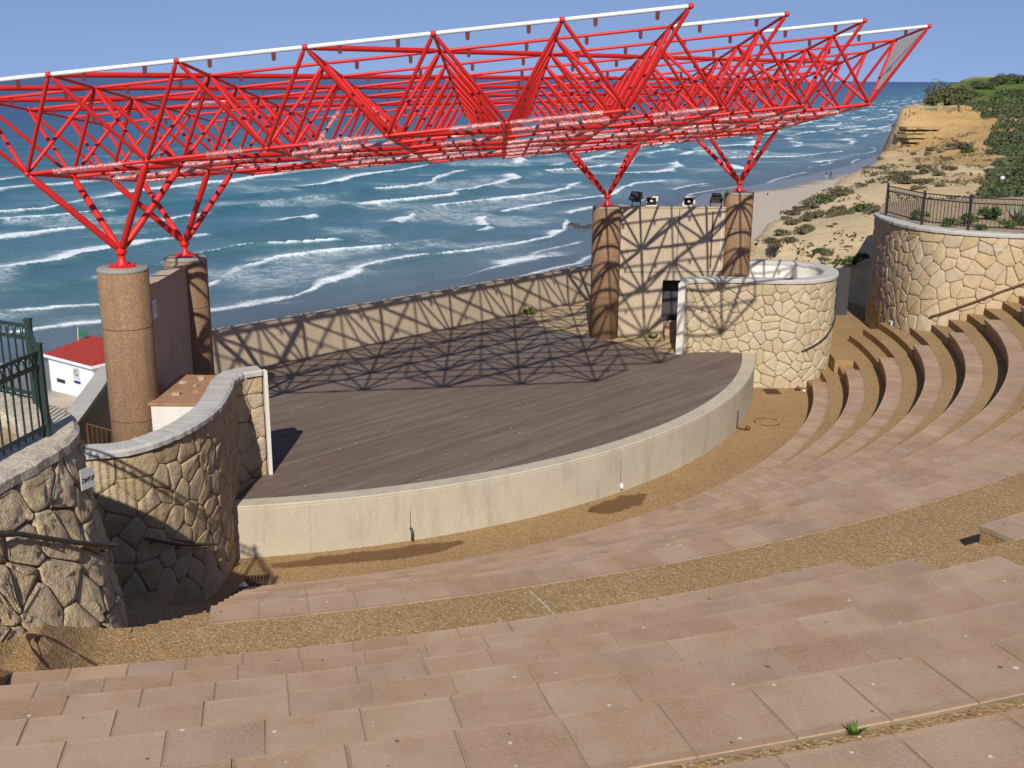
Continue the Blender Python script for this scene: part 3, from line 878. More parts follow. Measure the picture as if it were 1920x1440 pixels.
# hillside
def m_hill():
    t = NT('cliff_soil')
    og = t.attr('orange'); gr = t.attr('green')
    n = t.noise(.5, 6, .65)
    col = t.mix(t.ramp(n, [(.35, (0, 0, 0)), (.7, (1, 1, 1))]), (.62, .49, .31), (.55, .42, .25))
    col = t.mix(t.ramp(t.noise(3, 5, .7), [(.55, (0, 0, 0)), (.8, (.6, .6, .6))]), col, (.40, .29, .16))
    col = t.mix(og, col, t.mix(t.ramp(t.noise(1.1, 6, .75), [(.4, (0, 0, 0)), (.65, (1, 1, 1))]), (.50, .31, .12), (.46, .31, .15)))
    zz = t.math('ADD', t.math('MULTIPLY', t.sep(t.pos)[2], 1.4), t.math('MULTIPLY', t.noise(.35, 5, .7), 2.2))
    strata = t.ramp(t.noise(2.2, 3, .6, t.nd('ShaderNodeCombineXYZ').outputs[0]), [(0, (0, 0, 0)), (1, (1, 1, 1))])
    cx = [q for q in t.n if q.bl_idname == 'ShaderNodeCombineXYZ'][-1]; t.l.new(zz, cx.inputs[2])
    col = t.mix(t.math('MULTIPLY', t.ramp(strata, [(.42, (1, 1, 1)), (.58, (0, 0, 0))]), .28), col, t.mix(1., col, (.55, .45, .36), 'MULTIPLY'))
    col = t.mix(gr, col, t.mix(t.ramp(t.noise(1.4, 4), [(.35, (0, 0, 0)), (.65, (1, 1, 1))]), (.075, .125, .025), (.13, .17, .045)))
    t.bump(t.math('ADD', t.noise(1.6, 7, .75), t.math('MULTIPLY', strata, .6)), .6, .25)
    return t.fin(col, .95, .1)
MT['hill'] = m_hill()
gx = np.arange(-20, 78, .55); gy = np.arange(26, 172, .55)
X, Y = np.meshgrid(gx, gy)
PP = np.stack([X.ravel(), Y.ravel()], 1)
Z, dE = terrain(PP)
def blob(P, c, r): return np.exp(-(((P - np.array(c)) ** 2).sum(1)) / r ** 2)
nz = fbm(PP[:, 0] / 6, PP[:, 1] / 6, 33, 4)
orange = np.clip(1.05 * (blob(PP, (41, 100), 7) + blob(PP, (37, 91), 6) + blob(PP, (33, 80), 6) + blob(PP, (40, 107), 4) + .9 * blob(PP, (50, 113), 3) + .7 * blob(PP, (22, 47), 5) + .5 * blob(PP, (27, 62), 6)) * (.3 + 1.4 * nz), 0, 1)
green = np.clip(1.3 * (blob(PP, (54, 120), 5) + .5 * blob(PP, (40, 110.5), 2.2) + 1.2 * blob(PP, (60, 140), 17) + .9 * blob(PP, (49, 121.5), 5)) * (.3 + 1.3 * nz) - .1, 0, 1)
o = grid_mesh('hillside', X, Y, Z.reshape(X.shape), MT['hill'], (dE < 26).reshape(X.shape), {'orange': orange, 'green': green})
# far land behind the hill and the land under the seats
gx = np.r_[np.arange(44, 120, 4.), np.arange(120, 700, 20.)]; gy = np.arange(150, 1000, 9.)
X, Y = np.meshgrid(gx, gy)
PP = np.stack([X.ravel(), Y.ravel()], 1)
Z, dE = terrain(PP)
Z = np.where(PP[:, 1] < 172, Z - .6, Z)
grid_mesh('far_hillside', X, Y, Z.reshape(X.shape), MT['hill'], (dE < 30).reshape(X.shape), {'orange': 0 * Z, 'green': 0 * Z + .7})
# beach
def m_beach():
    t = NT('beach_sand')
    hh = t.sep(t.pos)[2]
    wet = t.ramp(t.math('ADD', t.math('MULTIPLY', t.math('SUBTRACT', hh, ZS), .6), t.math('MULTIPLY', t.math('SUBTRACT', t.noise(.09, 3), .5), .35)), [(.22, (1, 1, 1)), (.36, (0, 0, 0))])
    dry = t.mix(t.noise(.25, 6, .7), (.42, .345, .26), (.52, .44, .335))
    col = t.mix(wet, dry, (.19, .165, .135))
    t.bump(t.noise(1.5, 5, .7), .5, .1)
    rg = t.mix(wet, (.95, .95, .95), (.25, .25, .25))
    return t.fin(col, rg, .5)
MT['beach'] = m_beach()
gx = np.r_[np.arange(-150, 170, 2.5), np.arange(170, 800, 20.)]; gy = np.r_[np.arange(10, 520, 3.), np.arange(520, 1700, 20.)]
X, Y = np.meshgrid(gx, gy)
PP = np.stack([X.ravel(), Y.ravel()], 1)
dS, _ = seg_dist(PP, SHORE)
Z = beach_z(PP) + (fbm(PP[:, 0] / 9, PP[:, 1] / 9, 4, 3) - .5) * .16
grid_mesh('beach', X, Y, Z.reshape(X.shape), MT['beach'], ((dS < 45) & (dS > -160)).reshape(X.shape))
# sea
az = np.r_[np.linspace(-112, -37, 40), np.linspace(-36.8, 30, 560), np.linspace(30.4, 75, 60)]
ra = np.r_[np.geomspace(75, 900, 640), np.geomspace(904, 3500, 150), np.geomspace(3600, 90000, 60)]
AZ, RA = np.meshgrid(np.radians(az), ra)
X = RA * np.sin(AZ); Y = RA * np.cos(AZ)
PP = np.stack([X.ravel(), Y.ravel()], 1)
d, a = seg_dist(PP, SHORE)
wp = (fbm(PP[:, 0] / 70, PP[:, 1] / 70, 2, 2) - .5) * 42 + (fbm(PP[:, 0] / 18, PP[:, 1] / 18, 8, 3) - .5) * 5.5
lam = 14.5 + np.clip(d, 0, 500) * .03
ph = (d + wp) / lam
fr = ph - np.floor(ph)                       # 0 at a crest front, growing seaward
cell = np.floor(ph)
grp = fbm(a / 20 + cell * 7.31, cell * 3.7 + d * 0, 13, 3)      # each crest breaks only along stretches
grp2 = fbm(a / 60 + cell * 1.7, cell * .9 + d * 0, 19, 2)
zone = sstep(2, 14, d) * (1 - sstep(120, 330, d))
br = sstep(.465, .57, grp * .65 + grp2 * .35 + .045 * sstep(30, 140, d)) * zone
calm = 1 - sstep(1500, 4000, RA.ravel())
crest = np.exp(-(np.minimum(fr, 1 - fr) / .13) ** 2)
crest_s = np.where(fr < .5, np.exp(-(fr / .22) ** 2), np.exp(-((1 - fr) / .07) ** 2))
amp = (.2 + 1.15 * grp2 * sstep(8, 60, d)) * calm * (.35 + .65 * zone)
Zs = ZS + amp * (crest_s - .3) * sstep(0, 14, d + 4)
Zs += (fbm(PP[:, 0] / 5, PP[:, 1] / 5, 30, 3) - .5) * .38 * calm * sstep(0, 30, d) + (fbm(PP[:, 0] / 26, PP[:, 1] / 26, 31, 3) - .5) * .5 * calm * sstep(20, 90, d)
wdt = 1.2 + 4.2 * fbm(a / 15 + cell * 3.1, cell * 1.9 + d * 0, 77, 3) ** 1.5
foam = br * np.where(fr < .5, np.exp(-(fr * lam / wdt) ** 2), np.exp(-((1 - fr) * lam / 1.1) ** 2))
trail = br * np.where(fr < .9, np.exp(-fr / .42), 0) * .72
resid = sstep(.42, .66, fbm(PP[:, 0] / 16, PP[:, 1] / 16, 41, 5)) * .5 * sstep(3, 25, d) * (1 - sstep(90, 230, d))
# thin swash lines
w2 = (fbm(a / 40, a * 0, 51, 3) - .5) * 7
sw = np.exp(-((d - 1.0 - w2) / .8) ** 2) * .75 * sstep(.38, .52, fbm(a / 22, a * 0, 55, 2)) + np.exp(-((d - 9 - w2 * 1.6) / .9) ** 2) * .7 * sstep(.46, .56, fbm(a / 20, a * 0, 57, 2))
foam = np.clip(np.maximum.reduce([foam * 1.1, trail, resid, sw]), 0, 1)
# white horses far out
wh = sstep(.84, .90, fbm(PP[:, 0] / 26, PP[:, 1] / 13, 61, 3)) * sstep(250, 500, d) * (1 - sstep(1500, 3500, RA.ravel()))
foam = np.clip(foam + wh * .45, 0, 1)
def m_sea():
    t = NT('sea_water')
    fo = t.attr('foam'); off = t.attr('offshore')
    base = t.ramp(off, [(0, (.11, .125, .12)), (.03, (.08, .16, .175)), (.12, (.034, .15, .18)), (.34, (.017, .105, .16)), (.65, (.008, .06, .145)), (1, (.006, .042, .13))])
    base = t.mix(t.ramp(t.noise(.05, 5, .6), [(.35, (0, 0, 0)), (.7, (1, 1, 1))]), base, t.mix(1., base, (.72, .8, .86), 'MULTIPLY'))
    nz = t.noise(.55, 6, .72); nf = t.noise(2.1, 4, .7)
    v = t.math('ADD', fo, t.math('MULTIPLY', t.math('SUBTRACT', t.math('ADD', t.math('MULTIPLY', nz, .6), t.math('MULTIPLY', nf, .4)), .5), 2.1))
    mask = t.ramp(t.math('MULTIPLY', v, t.math('GREATER_THAN', fo, .03)), [(.34, (0, 0, 0)), (.92, (1, 1, 1))])
    mask = t.math('MULTIPLY', mask, t.ramp(fo, [(.12, (.25, .25, .25)), (.6, (1, 1, 1))]))
    veil = t.math('MULTIPLY', fo, .3)
    col = t.mix(veil, base, (.42, .52, .53))
    col = t.mix(mask, col, (.74, .78, .80))
    t.bump(t.math('ADD', t.noise(.9, 5, .65), t.math('MULTIPLY', t.noise(.16, 4, .6), 3.)), .55, .5)
    return t.fin(col, t.mix(mask, (.28, .28, .28), (.95, .95, .95)), .4)
MT['sea'] = m_sea()
off = np.clip(d / 900, 0, 1)
grid_mesh('sea', X, Y, Zs.reshape(X.shape), MT['sea'], None, {'foam': foam, 'offshore': off})

# ------------------------------------------------------------------ canopy: red space frame on four pillars
P0 = Vector((-7.20879, 17.8282, .032 + CAMZ)); VA = Vector((1.98785, .0478, .21483)); VB = Vector((-.02477, 1.98845, -.21323)); VN = Vector((-.10934, .10464, .98848))
HF = 1.3911; GAP = 1.43
def top(i, j): return P0 + VA * i + VB * j
def bot(i, j): return P0 + VA * (i + .5) + VB * (j + .5) - VN * HF
ROWS = {0: (-1, 4), 1: (-1, 5), 2: (-1, 6), 3: (-1, 7), 4: (0, 7), 5: (1, 7), 6: (2, 7), 7: (3, 7), 8: (4, 7)}
BN = {(i, j) for j, (a, c) in ROWS.items() for i in range(a, c + 1)}
TN = {(i + x, j + y) for i, j in BN for x in (0, 1) for y in (0, 1)}
canopy = empty('space_frame_canopy', (0, 27, 5.5), 'red tubular space frame canopy spanning the stage on four pillars', 'canopy')
def tube_mesh(name, r, mat, cone=.06, seg=10):
    prof = [(r * .45, .012), (r, cone), (r, 1 - cone), (r * .45, .988)]
    b = MB().lathe((0, 0, 0), prof, seg)
    return mk(name, b.v, b.f, mat, True)
def member(name, me, a, c, parent):
    d = c - a
    m = Matrix.Translation(a) @ d.to_track_quat('Z', 'Y').to_matrix().to_4x4() @ Matrix.Diagonal((1, 1, d.length, 1))
    return ob(name, me, parent, mw=m)
T_top = tube_mesh('top_chord', .029, MT['red']); T_edge = tube_mesh('edge_chord', .034, MT['white_tube'], .03)
T_bot = tube_mesh('bottom_chord', .034, MT['red']); T_dia = tube_mesh('diagonal', .034, MT['red'])
T_tie = tube_mesh('diagonal_tie', .046, MT['red']); T_sup = tube_mesh('support_strut', .060, MT['red'], .09, 14)
edge = {((i, 0), (i + 1, 0)) for i in range(-1, 5)} | {((5, 1), (6, 1)), ((6, 2), (7, 2)), ((7, 3), (8, 3))}
SQ = lambda i, j: (i, j) in BN
lugs = MB()
prof = []
for k in range(9):
    a = math.pi + math.pi * k / 8
    prof.append((.032 * math.cos(a), -.125 + .032 * math.sin(a)))
prof = [(-.035, -.03)] + prof + [(.035, -.03)]
vs = [(x, -.006, z) for x, z in prof] + [(x, .006, z) for x, z in prof]
n = len(prof)
fs = [tuple(range(n)), tuple(range(n, 2 * n))[::-1]] + [(k, (k + 1) % n, n + (k + 1) % n, n + k)[::-1] for k in range(n)]
LUG = mk('lug', vs, fs, m_simple('dark_lug', (.12, .012, .012), .2, 8, .5, .4, 0))
rc = random.Random(17)
for i, j in sorted(TN):
    if (i + 1, j) in TN and (SQ(i, j) or SQ(i, j - 1)):
        e = ((i, j), (i + 1, j)) in edge
        a, c = top(i, j), top(i + 1, j)
        member('edge_chord' if e else 'top_chord', T_edge if e else T_top, a, c, canopy)
        for f in (.26, .74):
            p = a.lerp(c, f + rc.uniform(-.02, .02))
            ang = math.atan2(VA.y, VA.x)
            ob('lug', LUG, canopy, mw=Matrix.Translation(p) @ Matrix.Rotation(ang + rc.uniform(-.1, .1), 4, 'Z'))
    if (i, j + 1) in TN and (SQ(i, j) or SQ(i - 1, j)):
        member('top_chord', T_top, top(i, j), top(i, j + 1), canopy)
    if (i + 1, j + 1) in TN and SQ(i, j) and (i - j) in (2, 0, -1, -2, -3):
        member('diagonal_tie', T_tie, top(i, j), top(i + 1, j + 1), canopy)
for i, j in sorted(BN):
    p = bot(i, j)
    for x in (0, 1):
        for y in (0, 1):
            member('diagonal', T_dia, p, top(i + x, j + y), canopy)
    if SQ(i + 1, j): member('bottom_chord', T_bot, p, bot(i + 1, j), canopy)
    if SQ(i, j + 1): member('bottom_chord', T_bot, p, bot(i, j + 1), canopy)
    if SQ(i + 1, j + 1) and (i - j) in (0, 2, -1, -3):
        member('diagonal_tie', T_tie, p, bot(i + 1, j + 1), canopy)
sb = MB().lathe((0, 0, 0), [(.05 * math.sin(R(a)), -.05 * math.cos(R(a))) for a in (12, 40, 65, 90, 115, 140, 168)], 12)
NODE = mk('node_ball', sb.v, sb.f, MT['red'], True)
for i, j in sorted(TN): ob('node_ball', NODE, canopy, loc=top(i, j))
for i, j in sorted(BN): ob('node_ball', NODE, canopy, loc=bot(i, j))
# plastic film still wrapped round the lower tubes
def film_mesh(seed):
    g = random.Random(seed)
    n, m = 26, 12
    vs = []
    for i in range(n):
        z = i / (n - 1)
        fl = .042 + .012 * g.random() + (.02 if g.random() < .12 else 0)
        sag = g.uniform(0, .03)
        for k in range(m):
            a = 2 * math.pi * k / m
            r = fl * (1 + g.uniform(-.07, .09))
            vs.append((r * math.cos(a), r * math.sin(a) - sag * .5, z))
    fs = [(i * m + k, i * m + (k + 1) % m, (i + 1) * m + (k + 1) % m, (i + 1) * m + k) for i in range(n - 1) for k in range(m)]
    return mk('plastic_wrap', vs, fs, MT['film'])
FILM = [film_mesh(s_) for s_ in range(6)]
for i, j in sorted(BN):
    for dx, dy, pr in ((1, 0, .9), (0, 1, .35)):
        if SQ(i + dx, j + dy) and rc.random() < pr:
            a, c = bot(i, j), bot(i + dx, j + dy)
            f0 = rc.choice((.03, .03, .05, .35, .5)); f1 = rc.choice((.97, .97, .95, .8))
            if dx and j == 0 and i == -1: f0 = .22
            if dx and j == 0 and i == 0: f0 = .5
            if dx and j == 0 and i == 2: f0 = .52
            member('plastic_wrap', rc.choice(FILM), a.lerp(c, f0), a.lerp(c, f1), canopy)
# film on two diagonals and a hanging rag
for (b_, t_) in (((1, 2), (2, 3)), ((2, 2), (2, 3))):
    a, c = bot(*b_), top(*t_); member('plastic_wrap', FILM[2], a.lerp(c, .1), a.lerp(c, .65), canopy)
member('plastic_wrap', FILM[1], top(0, 3).lerp(top(1, 3), .3), top(0, 3).lerp(top(1, 3), .95), canopy)
# white triangular membrane at the right tip
a, c, d_ = top(8, 3), top(8, 4), bot(7, 3)
ce = (a + c + d_) / 3
tri = [ce + (q - ce) * .86 for q in (a, c, d_)]
tri = [tri[0], tri[1], tri[1].lerp(tri[2], .86), tri[0].lerp(tri[2], .86)]
nn = (a - d_).cross(c - d_).normalized() * .004
MB().add([q + nn for q in tri] + [q - nn for q in tri], [(0, 1, 2, 3), (7, 6, 5, 4), (0, 4, 5, 1), (1, 5, 6, 2), (2, 6, 7, 3), (3, 7, 4, 0)]).build('membrane_panel', MT['membrane'], canopy)
# supports and pillars
SUP = {'LF': (0, 1), 'LR': (0, 3), 'R1': (5, 8), 'R2': (7, 8)}
PLAB = {'LF': 'near left pebble-faced round pillar beside the S-curved wing wall', 'LR': 'rear left pebble-faced round pillar at the left end of the back wall',
        'R1': 'right pebble-faced round pillar standing at the edge of the timber floor', 'R2': 'far right pebble-faced round pillar rising out of the round wing wall'}
PZ = {'LF': 5.50, 'LR': 5.09, 'R1': 5.09, 'R2': 5.50}
PILR = .44
APEX = {}
bear = MB().lathe((0, 0, 0), [(.235, 0), (.235, .035), (.10, .05), (.085, .09), (.06, .17), (.06, .22), (.10, .26), (.10, .31), (.05, .36)], 20)
for k in range(10):
    a = 2 * math.pi * k / 10
    bear.lathe((.19 * math.cos(a), .19 * math.sin(a), .03), [(.018, 0), (.018, .05)], 6)
BEAR = mk('bearing', bear.v, bear.f, MT['red'], False)
for nm, (i, j) in SUP.items():
    ap = top(i, j) - VN * (HF + GAP)
    APEX[nm] = ap
    for x in (-1, 0):
        for y in (-1, 0):
            member('support_strut', T_sup, ap + Vector((0, 0, .0)), bot(i + x, j + y), canopy)
    z1 = ap.z - .29
    ob('bearing', BEAR, canopy, loc=(ap.x, ap.y, z1))
    root = empty('concrete_pillar', (ap.x, ap.y, ZD - .4), PLAB[nm], 'pillar', 'pebble-faced pillars carrying the canopy')
    r = PILR
    prof = [(r, .2), (r, z1 - .015), (r - .03, z1 + .012), (r - .09, z1 + .012), (r - .1, z1 - .002)]
    MB().lathe((ap.x, ap.y, 0), prof, 48).build('shaft', MT['pillar'], root, True).data.polygons[-1].use_smooth = False
    MB().lathe((ap.x, ap.y, 0), [(r + .003, z1 - .05), (r + .006, z1 - .04), (r + .006, z1 - .012), (r - .025, z1 + .018)], 48).build('top_rim', MT['grey_wall'], root, True)
    for zz in (z1 - 1.05, z1 - 2.75):
        MB().lathe((ap.x, ap.y, zz), [(r - .01, -.007), (r + .0035, -.006), (r + .0035, .006), (r - .01, .007)], 48).build('joint_band', MT['rust_mark'], root, True)

# ------------------------------------------------------------------ wall panels between the pillars
lp = empty('wall_panel', (-6.95, 21.5, ZD), 'shaded concrete wall panel between the two left pillars, small white notice on it', 'wall')
MB().prism([(-7.07, 19.9), (-6.83, 19.9), (-6.86, 23.15), (-7.1, 23.15)], .6, 4.86).build('panel_body', MT['panel'], lp)
MB().prism([(-7.12, 19.93), (-6.80, 19.93), (-6.83, 23.12), (-7.15, 23.12)], 4.862, 4.93).build('cap', MT['panel'], lp)
MB().box((-6.822, 20.75, 4.45), (.012, .22, .36)).build('notice', MT['white_hut'], lp)
MB().box((-6.814, 20.75, 4.47), (.008, .15, .2)).build('notice_print', MT['sign'], lp)
rp = empty('wall_panel', (4.8, 33.73, ZD), 'tall beige wall panel between the two right pillars, dark doorway and lights on top', 'wall')
b = MB()
for x0, x1, z0, z1 in ((3.0, 4.6, .6, 5.0), (4.6, 6.7, 2.8, 5.0), (5.95, 6.7, .6, 2.8), (4.6, 5.95, .6, 1.5)):
    b.box(((x0 + x1) / 2, 33.73, (z0 + z1) / 2), (x1 - x0, .24, z1 - z0))
b.build('panel_body', MT['panel'], rp)
MB().box((4.85, 33.73, 5.02), (3.7, .28, .036)).build('cap', MT['panel'], rp)
MB().box((5.4, 34.85, 1.95), (2.0, 1.3, 2.3)).build('doorway_dark_block', MT['dark'], rp)  # solid dark block stands in for the unlit room behind
MB().box((5.4, 34.0, 3.06), (2.0, .3, .12)).build('gap_cover', MT['dark'], rp)  # added cover over the gap, keeps the doorway dark
for k in range(3):
    MB().box((4.98, 33.48 - .16 * k, (1.0 + 1.5 - .16 * k) / 2), (.62, .22, .5 - .16 * k)).build('step', MT['floor_beige'], rp)
MB().tube([(6.03, 33.58, 3.2), (6.03, 33.58, 4.9)], .022, 8).build('conduit', MT['rust'], rp)
MB().tube([(6.3, 33.59, 3.2), (6.32, 33.59, 4.95)], .01, 6).build('cable', MT['white_hut'], rp)
MB().tube([(3.4, 33.6, 3.05), (6.6, 33.6, 3.08)], .008, 6).build('cable', MT['black'], rp)
MB().tube([(4.98, 33.58, 3.0), (5.02, 33.56, 5.0)], .008, 6).build('cable', MT['black'], rp)
def floodlight(x, label, tilt, rz):
    r = empty('floodlight', (x, 33.7, 5.04), label, 'floodlight')
    m = Matrix.Translation(Vector((x, 33.7, 5.30))) @ Matrix.Rotation(rz, 4, 'Z') @ Matrix.Rotation(tilt, 4, 'X')
    vs = [m @ Vector(v) for v in [(-.19, -.1, -.15), (.19, -.1, -.15), (.19, -.1, .15), (-.19, -.1, .15), (-.12, .12, -.09), (.12, .12, -.09), (.12, .12, .09), (-.12, .12, .09)]]
    MB().add(vs, [(0, 1, 2, 3), (7, 6, 5, 4), (0, 4, 5, 1), (1, 5, 6, 2), (2, 6, 7, 3), (3, 7, 4, 0)]).build('housing', MT['black'], r)
    vs = [m @ Vector(v) for v in [(-.16, -.106, -.12), (.16, -.106, -.12), (.16, -.106, .12), (-.16, -.106, .12)]]
    MB().add(vs, [(0, 1, 2, 3)]).build('lamp_glass', MT['glass_dark'], r)
    for sx in (-.16, .16):
        MB().tube([(x + sx * math.cos(rz), 33.7, 5.04), (x + sx * math.cos(rz), 33.7, 5.3)], .016, 6).build('bracket', MT['black'], r)
floodlight(3.72, 'large black floodlight tilted up on the beige panel beside the right pillar', R(-38), R(-38))
floodlight(6.12, 'flat black floodlight on the beige panel beside the far right pillar', R(60), R(0))
def speaker(x, label):
    r = empty('horn_speaker', (x, 33.7, 5.04), label, 'speaker', 'cream horn speakers on the beige panel')
    b = MB()
    w, h = .19, .155
    y0, y1 = 33.56, 33.66
    o_ = [(x - w, y0, 5.2 - h), (x + w, y0, 5.2 - h), (x + w, y0, 5.2 + h), (x - w, y0, 5.2 + h)]
    i_ = [(x - w * .72, y0, 5.2 - h * .68), (x + w * .72, y0, 5.2 - h * .68), (x + w * .72, y0, 5.2 + h * .68), (x - w * .72, y0, 5.2 + h * .68)]
    c_ = [(x - .04, y1 + .1, 5.16), (x + .04, y1 + .1, 5.16), (x + .04, y1 + .1, 5.24), (x - .04, y1 + .1, 5.24)]
    k_ = [(p[0] * .55 + x * .45, y1 + .12, (p[2] - 5.2) * .55 + 5.2) for p in o_]
    b.add(o_ + i_ + k_, [(0, 1, 5, 4), (1, 2, 6, 5), (2, 3, 7, 6), (3, 0, 4, 7), (1, 0, 8, 9), (2, 1, 9, 10), (3, 2, 10, 11), (0, 3, 11, 8), (8, 11, 10, 9)])
    b.build('horn_case', MT['cream'], r)
    MB().add(i_ + c_, [(0, 1, 5, 4), (1, 2, 6, 5), (2, 3, 7, 6), (3, 0, 4, 7), (4, 5, 6, 7)]).build('horn_mouth', MT['dark'], r)
    MB().lathe((x, 33.6, 5.2), [(.012, -.045), (.05, -.02), (.05, .02), (.012, .045)], 12).build('driver_cap', MT['cream'], r)
    MB().box((x, 33.69, 5.06), (.12, .06, .05)).build('foot', MT['dark'], r)
speaker(4.16, 'cream horn speaker on the beige panel, nearer the tilted floodlight')
speaker(5.28, 'cream horn speaker on the beige panel, nearer the flat floodlight')

# ------------------------------------------------------------------ left backstage
bx = empty('plaster_box', (-6.06, 20.2, ZD), 'white plastered box with dirty top between left pillar and wing wall', 'box')
MB().prism([(-6.52, 19.2), (-5.62, 19.2), (-5.66, 21.1), (-6.5, 21.15)], .8, 3.0).build('box_body', MT['plaster'], bx)
MB().prism([(-6.56, 19.17), (-5.6, 19.17), (-5.63, 21.12), (-6.54, 21.18)], 3.002, 3.05).build('box_top', m_simple('dirty_slab', (.34, .19, .11), .4, 4, .9, .2, .6, 20, .02), bx)
for k, (x, y, s_) in enumerate([(-6.2, 19.7, .09), (-6.0, 20.3, .07), (-6.3, 20.5, .08), (-5.9, 19.9, .06), (-6.05, 20.8, .1)]):
    o = MB().box((x, y, 3.05 + s_ * .3), (s_ * 1.6, s_, s_ * .6), rz=k * 1.3).build('rubble_piece', MT['stone_l'])
    tag(o, ['rubble lump nearest the viewer on the white plastered box', 'rubble lump in the middle of the white plastered box top', 'rubble lump on the pillar side of the white plastered box', 'smallest rubble lump on the wing wall side of the plastered box', 'largest rubble lump at the back of the white plastered box'][k], 'rubble', 'rubble on the plaster box')
gw = empty('boundary_wall', (-8.6, 21, 0), 'grey concrete boundary wall running off behind the near left pillar', 'wall')
gp = [(-8.1, 18.4), (-8.3, 19.6), (-8.5, 21), (-8.8, 22.8), (-9.15, 24.8)]
ribbon(gp, .3, .2, 2.2, 'wall_body', MT['grey_wall'], gw)
ribbon([(x + .04, y) for x, y in gp], .38, 2.202, 2.29, 'cap', MT['coping'], gw)
gt = empty('metal_gate', (-7.8, 20.2, ZD), 'rusty barred metal gate between boundary wall and left pillar', 'gate')
ga, gb = Vector((-8.27, 20.6, 0)), Vector((-7.3, 19.95, 0))
for z in (1.15, 1.45, 2.2):
    MB().tube([ga + Vector((0, 0, z)), gb + Vector((0, 0, z))], .017, 6).build('rail', MT['rust'], gt)
for k in range(9):
    p = ga.lerp(gb, k / 8)
    MB().tube([p + Vector((0, 0, 1.0)), p + Vector((0, 0, 2.2))], .009 if 0 < k < 8 else .022, 6).build('bar', MT['rust'], gt)
# lifeguard hut down by the beach
hut = empty('beach_hut', (-36.5, 95, -18.4), 'white hut with red hipped roof down by the beach, behind the left pillar', 'hut')
hc = [Vector((-36, 92)), Vector((-41.4, 96)), Vector((-37.6, 101.2)), Vector((-32.2, 97.2))]
MB().prism([tuple(p) for p in hc], -19.4, -15.35).build('wall', MT['white_hut'], hut)
ctr = sum(hc, Vector((0, 0))) / 4
ev = [ctr + (p - ctr) * 1.1 for p in hc]
MB().prism([tuple(p) for p in ev], -15.348, -15.1).build('eaves', MT['white_hut'], hut)
ev2 = [ctr + (p - ctr) * 1.085 for p in hc]
rg = [ctr + (hc[1] + hc[2] - hc[0] - hc[3]) * .12, ctr - (hc[1] + hc[2] - hc[0] - hc[3]) * .12]
MB().add([(p.x, p.y, -15.098) for p in ev2] + [(rg[0].x, rg[0].y, -13.75), (rg[1].x, rg[1].y, -13.75)], [(0, 3, 5), (3, 2, 4, 5), (2, 1, 4), (1, 0, 5, 4), (0, 1, 2, 3)]).build('roof', MT['roof_red'], hut)
hd = (hc[1] - hc[0]).normalized(); hn = Vector((hd.y, -hd.x)) * (1 if Vector((hd.y, -hd.x)).y < 0 else -1)
def on_hut(f, z, w, h, nm, mat, dpt=.06):
    p = hc[0].lerp(hc[1], f)
    q = p + hn * .04
    return MB().box((q.x, q.y, z), (w, dpt, h), rz=math.atan2(hd.y, hd.x)).build(nm, mat, hut)
on_hut(.36, -16.2, .9, .95, 'sign', MT['sign'])
on_hut(.36, -17.0, .9, .22, 'caption_plate', MT['ink_blue'])
on_hut(.74, -17.3, 1.2, .3, 'dark_slit', MT['glass_dark'])  # thin dark strip set on the hut wall
def text_mesh(body, size, mat):
    cu = bpy.data.curves.new('lettering', 'FONT')
    cu.body = body; cu.size = size; cu.align_x = 'CENTER'; cu.align_y = 'CENTER'; cu.extrude = .002
    to = bpy.data.objects.new('lettering_tmp', cu); COL.objects.link(to)
    me = bpy.data.meshes.new_from_object(to.evaluated_get(bpy.context.evaluated_depsgraph_get()))
    bpy.data.objects.remove(to); bpy.data.curves.remove(cu)
    me.materials.clear(); me.materials.append(mat); me.name = 'lettering'
    return me
def frame(p, n, up=Vector((0, 0, 1))):
    """matrix whose +Z looks along n, +Y up"""
    n = n.normalized(); x = up.cross(n).normalized(); y = n.cross(x)
    m = Matrix((x, y, n)).transposed().to_4x4(); m.translation = p
    return m
q = hc[0].lerp(hc[1], .36) + hn * .08
ob('lettering', text_mesh('G', .8, MT['ink']), hut, mw=frame(Vector((q.x, q.y, -16.2)), Vector((hn.x, hn.y, 0))))
fl = empty('flag', (-39.0, 97, -14.6), 'small green flag on a pole above the red-roofed hut', 'flag')
MB().tube([(-39, 97, -15.2), (-38.9, 97, -12.9)], .04, 6).build('pole', MT['cream'], fl)
vs = []
for i in range(7):
    for j in range(2):
        vs.append((-38.9 + i * .13, 97 + .09 * math.sin(i * 1.3), -13.3 - j * .45 + .06 * math.sin(i * .9)))
MB().add(vs, [(i * 2, i * 2 + 1, i * 2 + 3, i * 2 + 2) for i in range(6)]).build('cloth', m_simple('green_cloth', (.02, .16, .08), .15, 3, .8, .2, 0), fl)

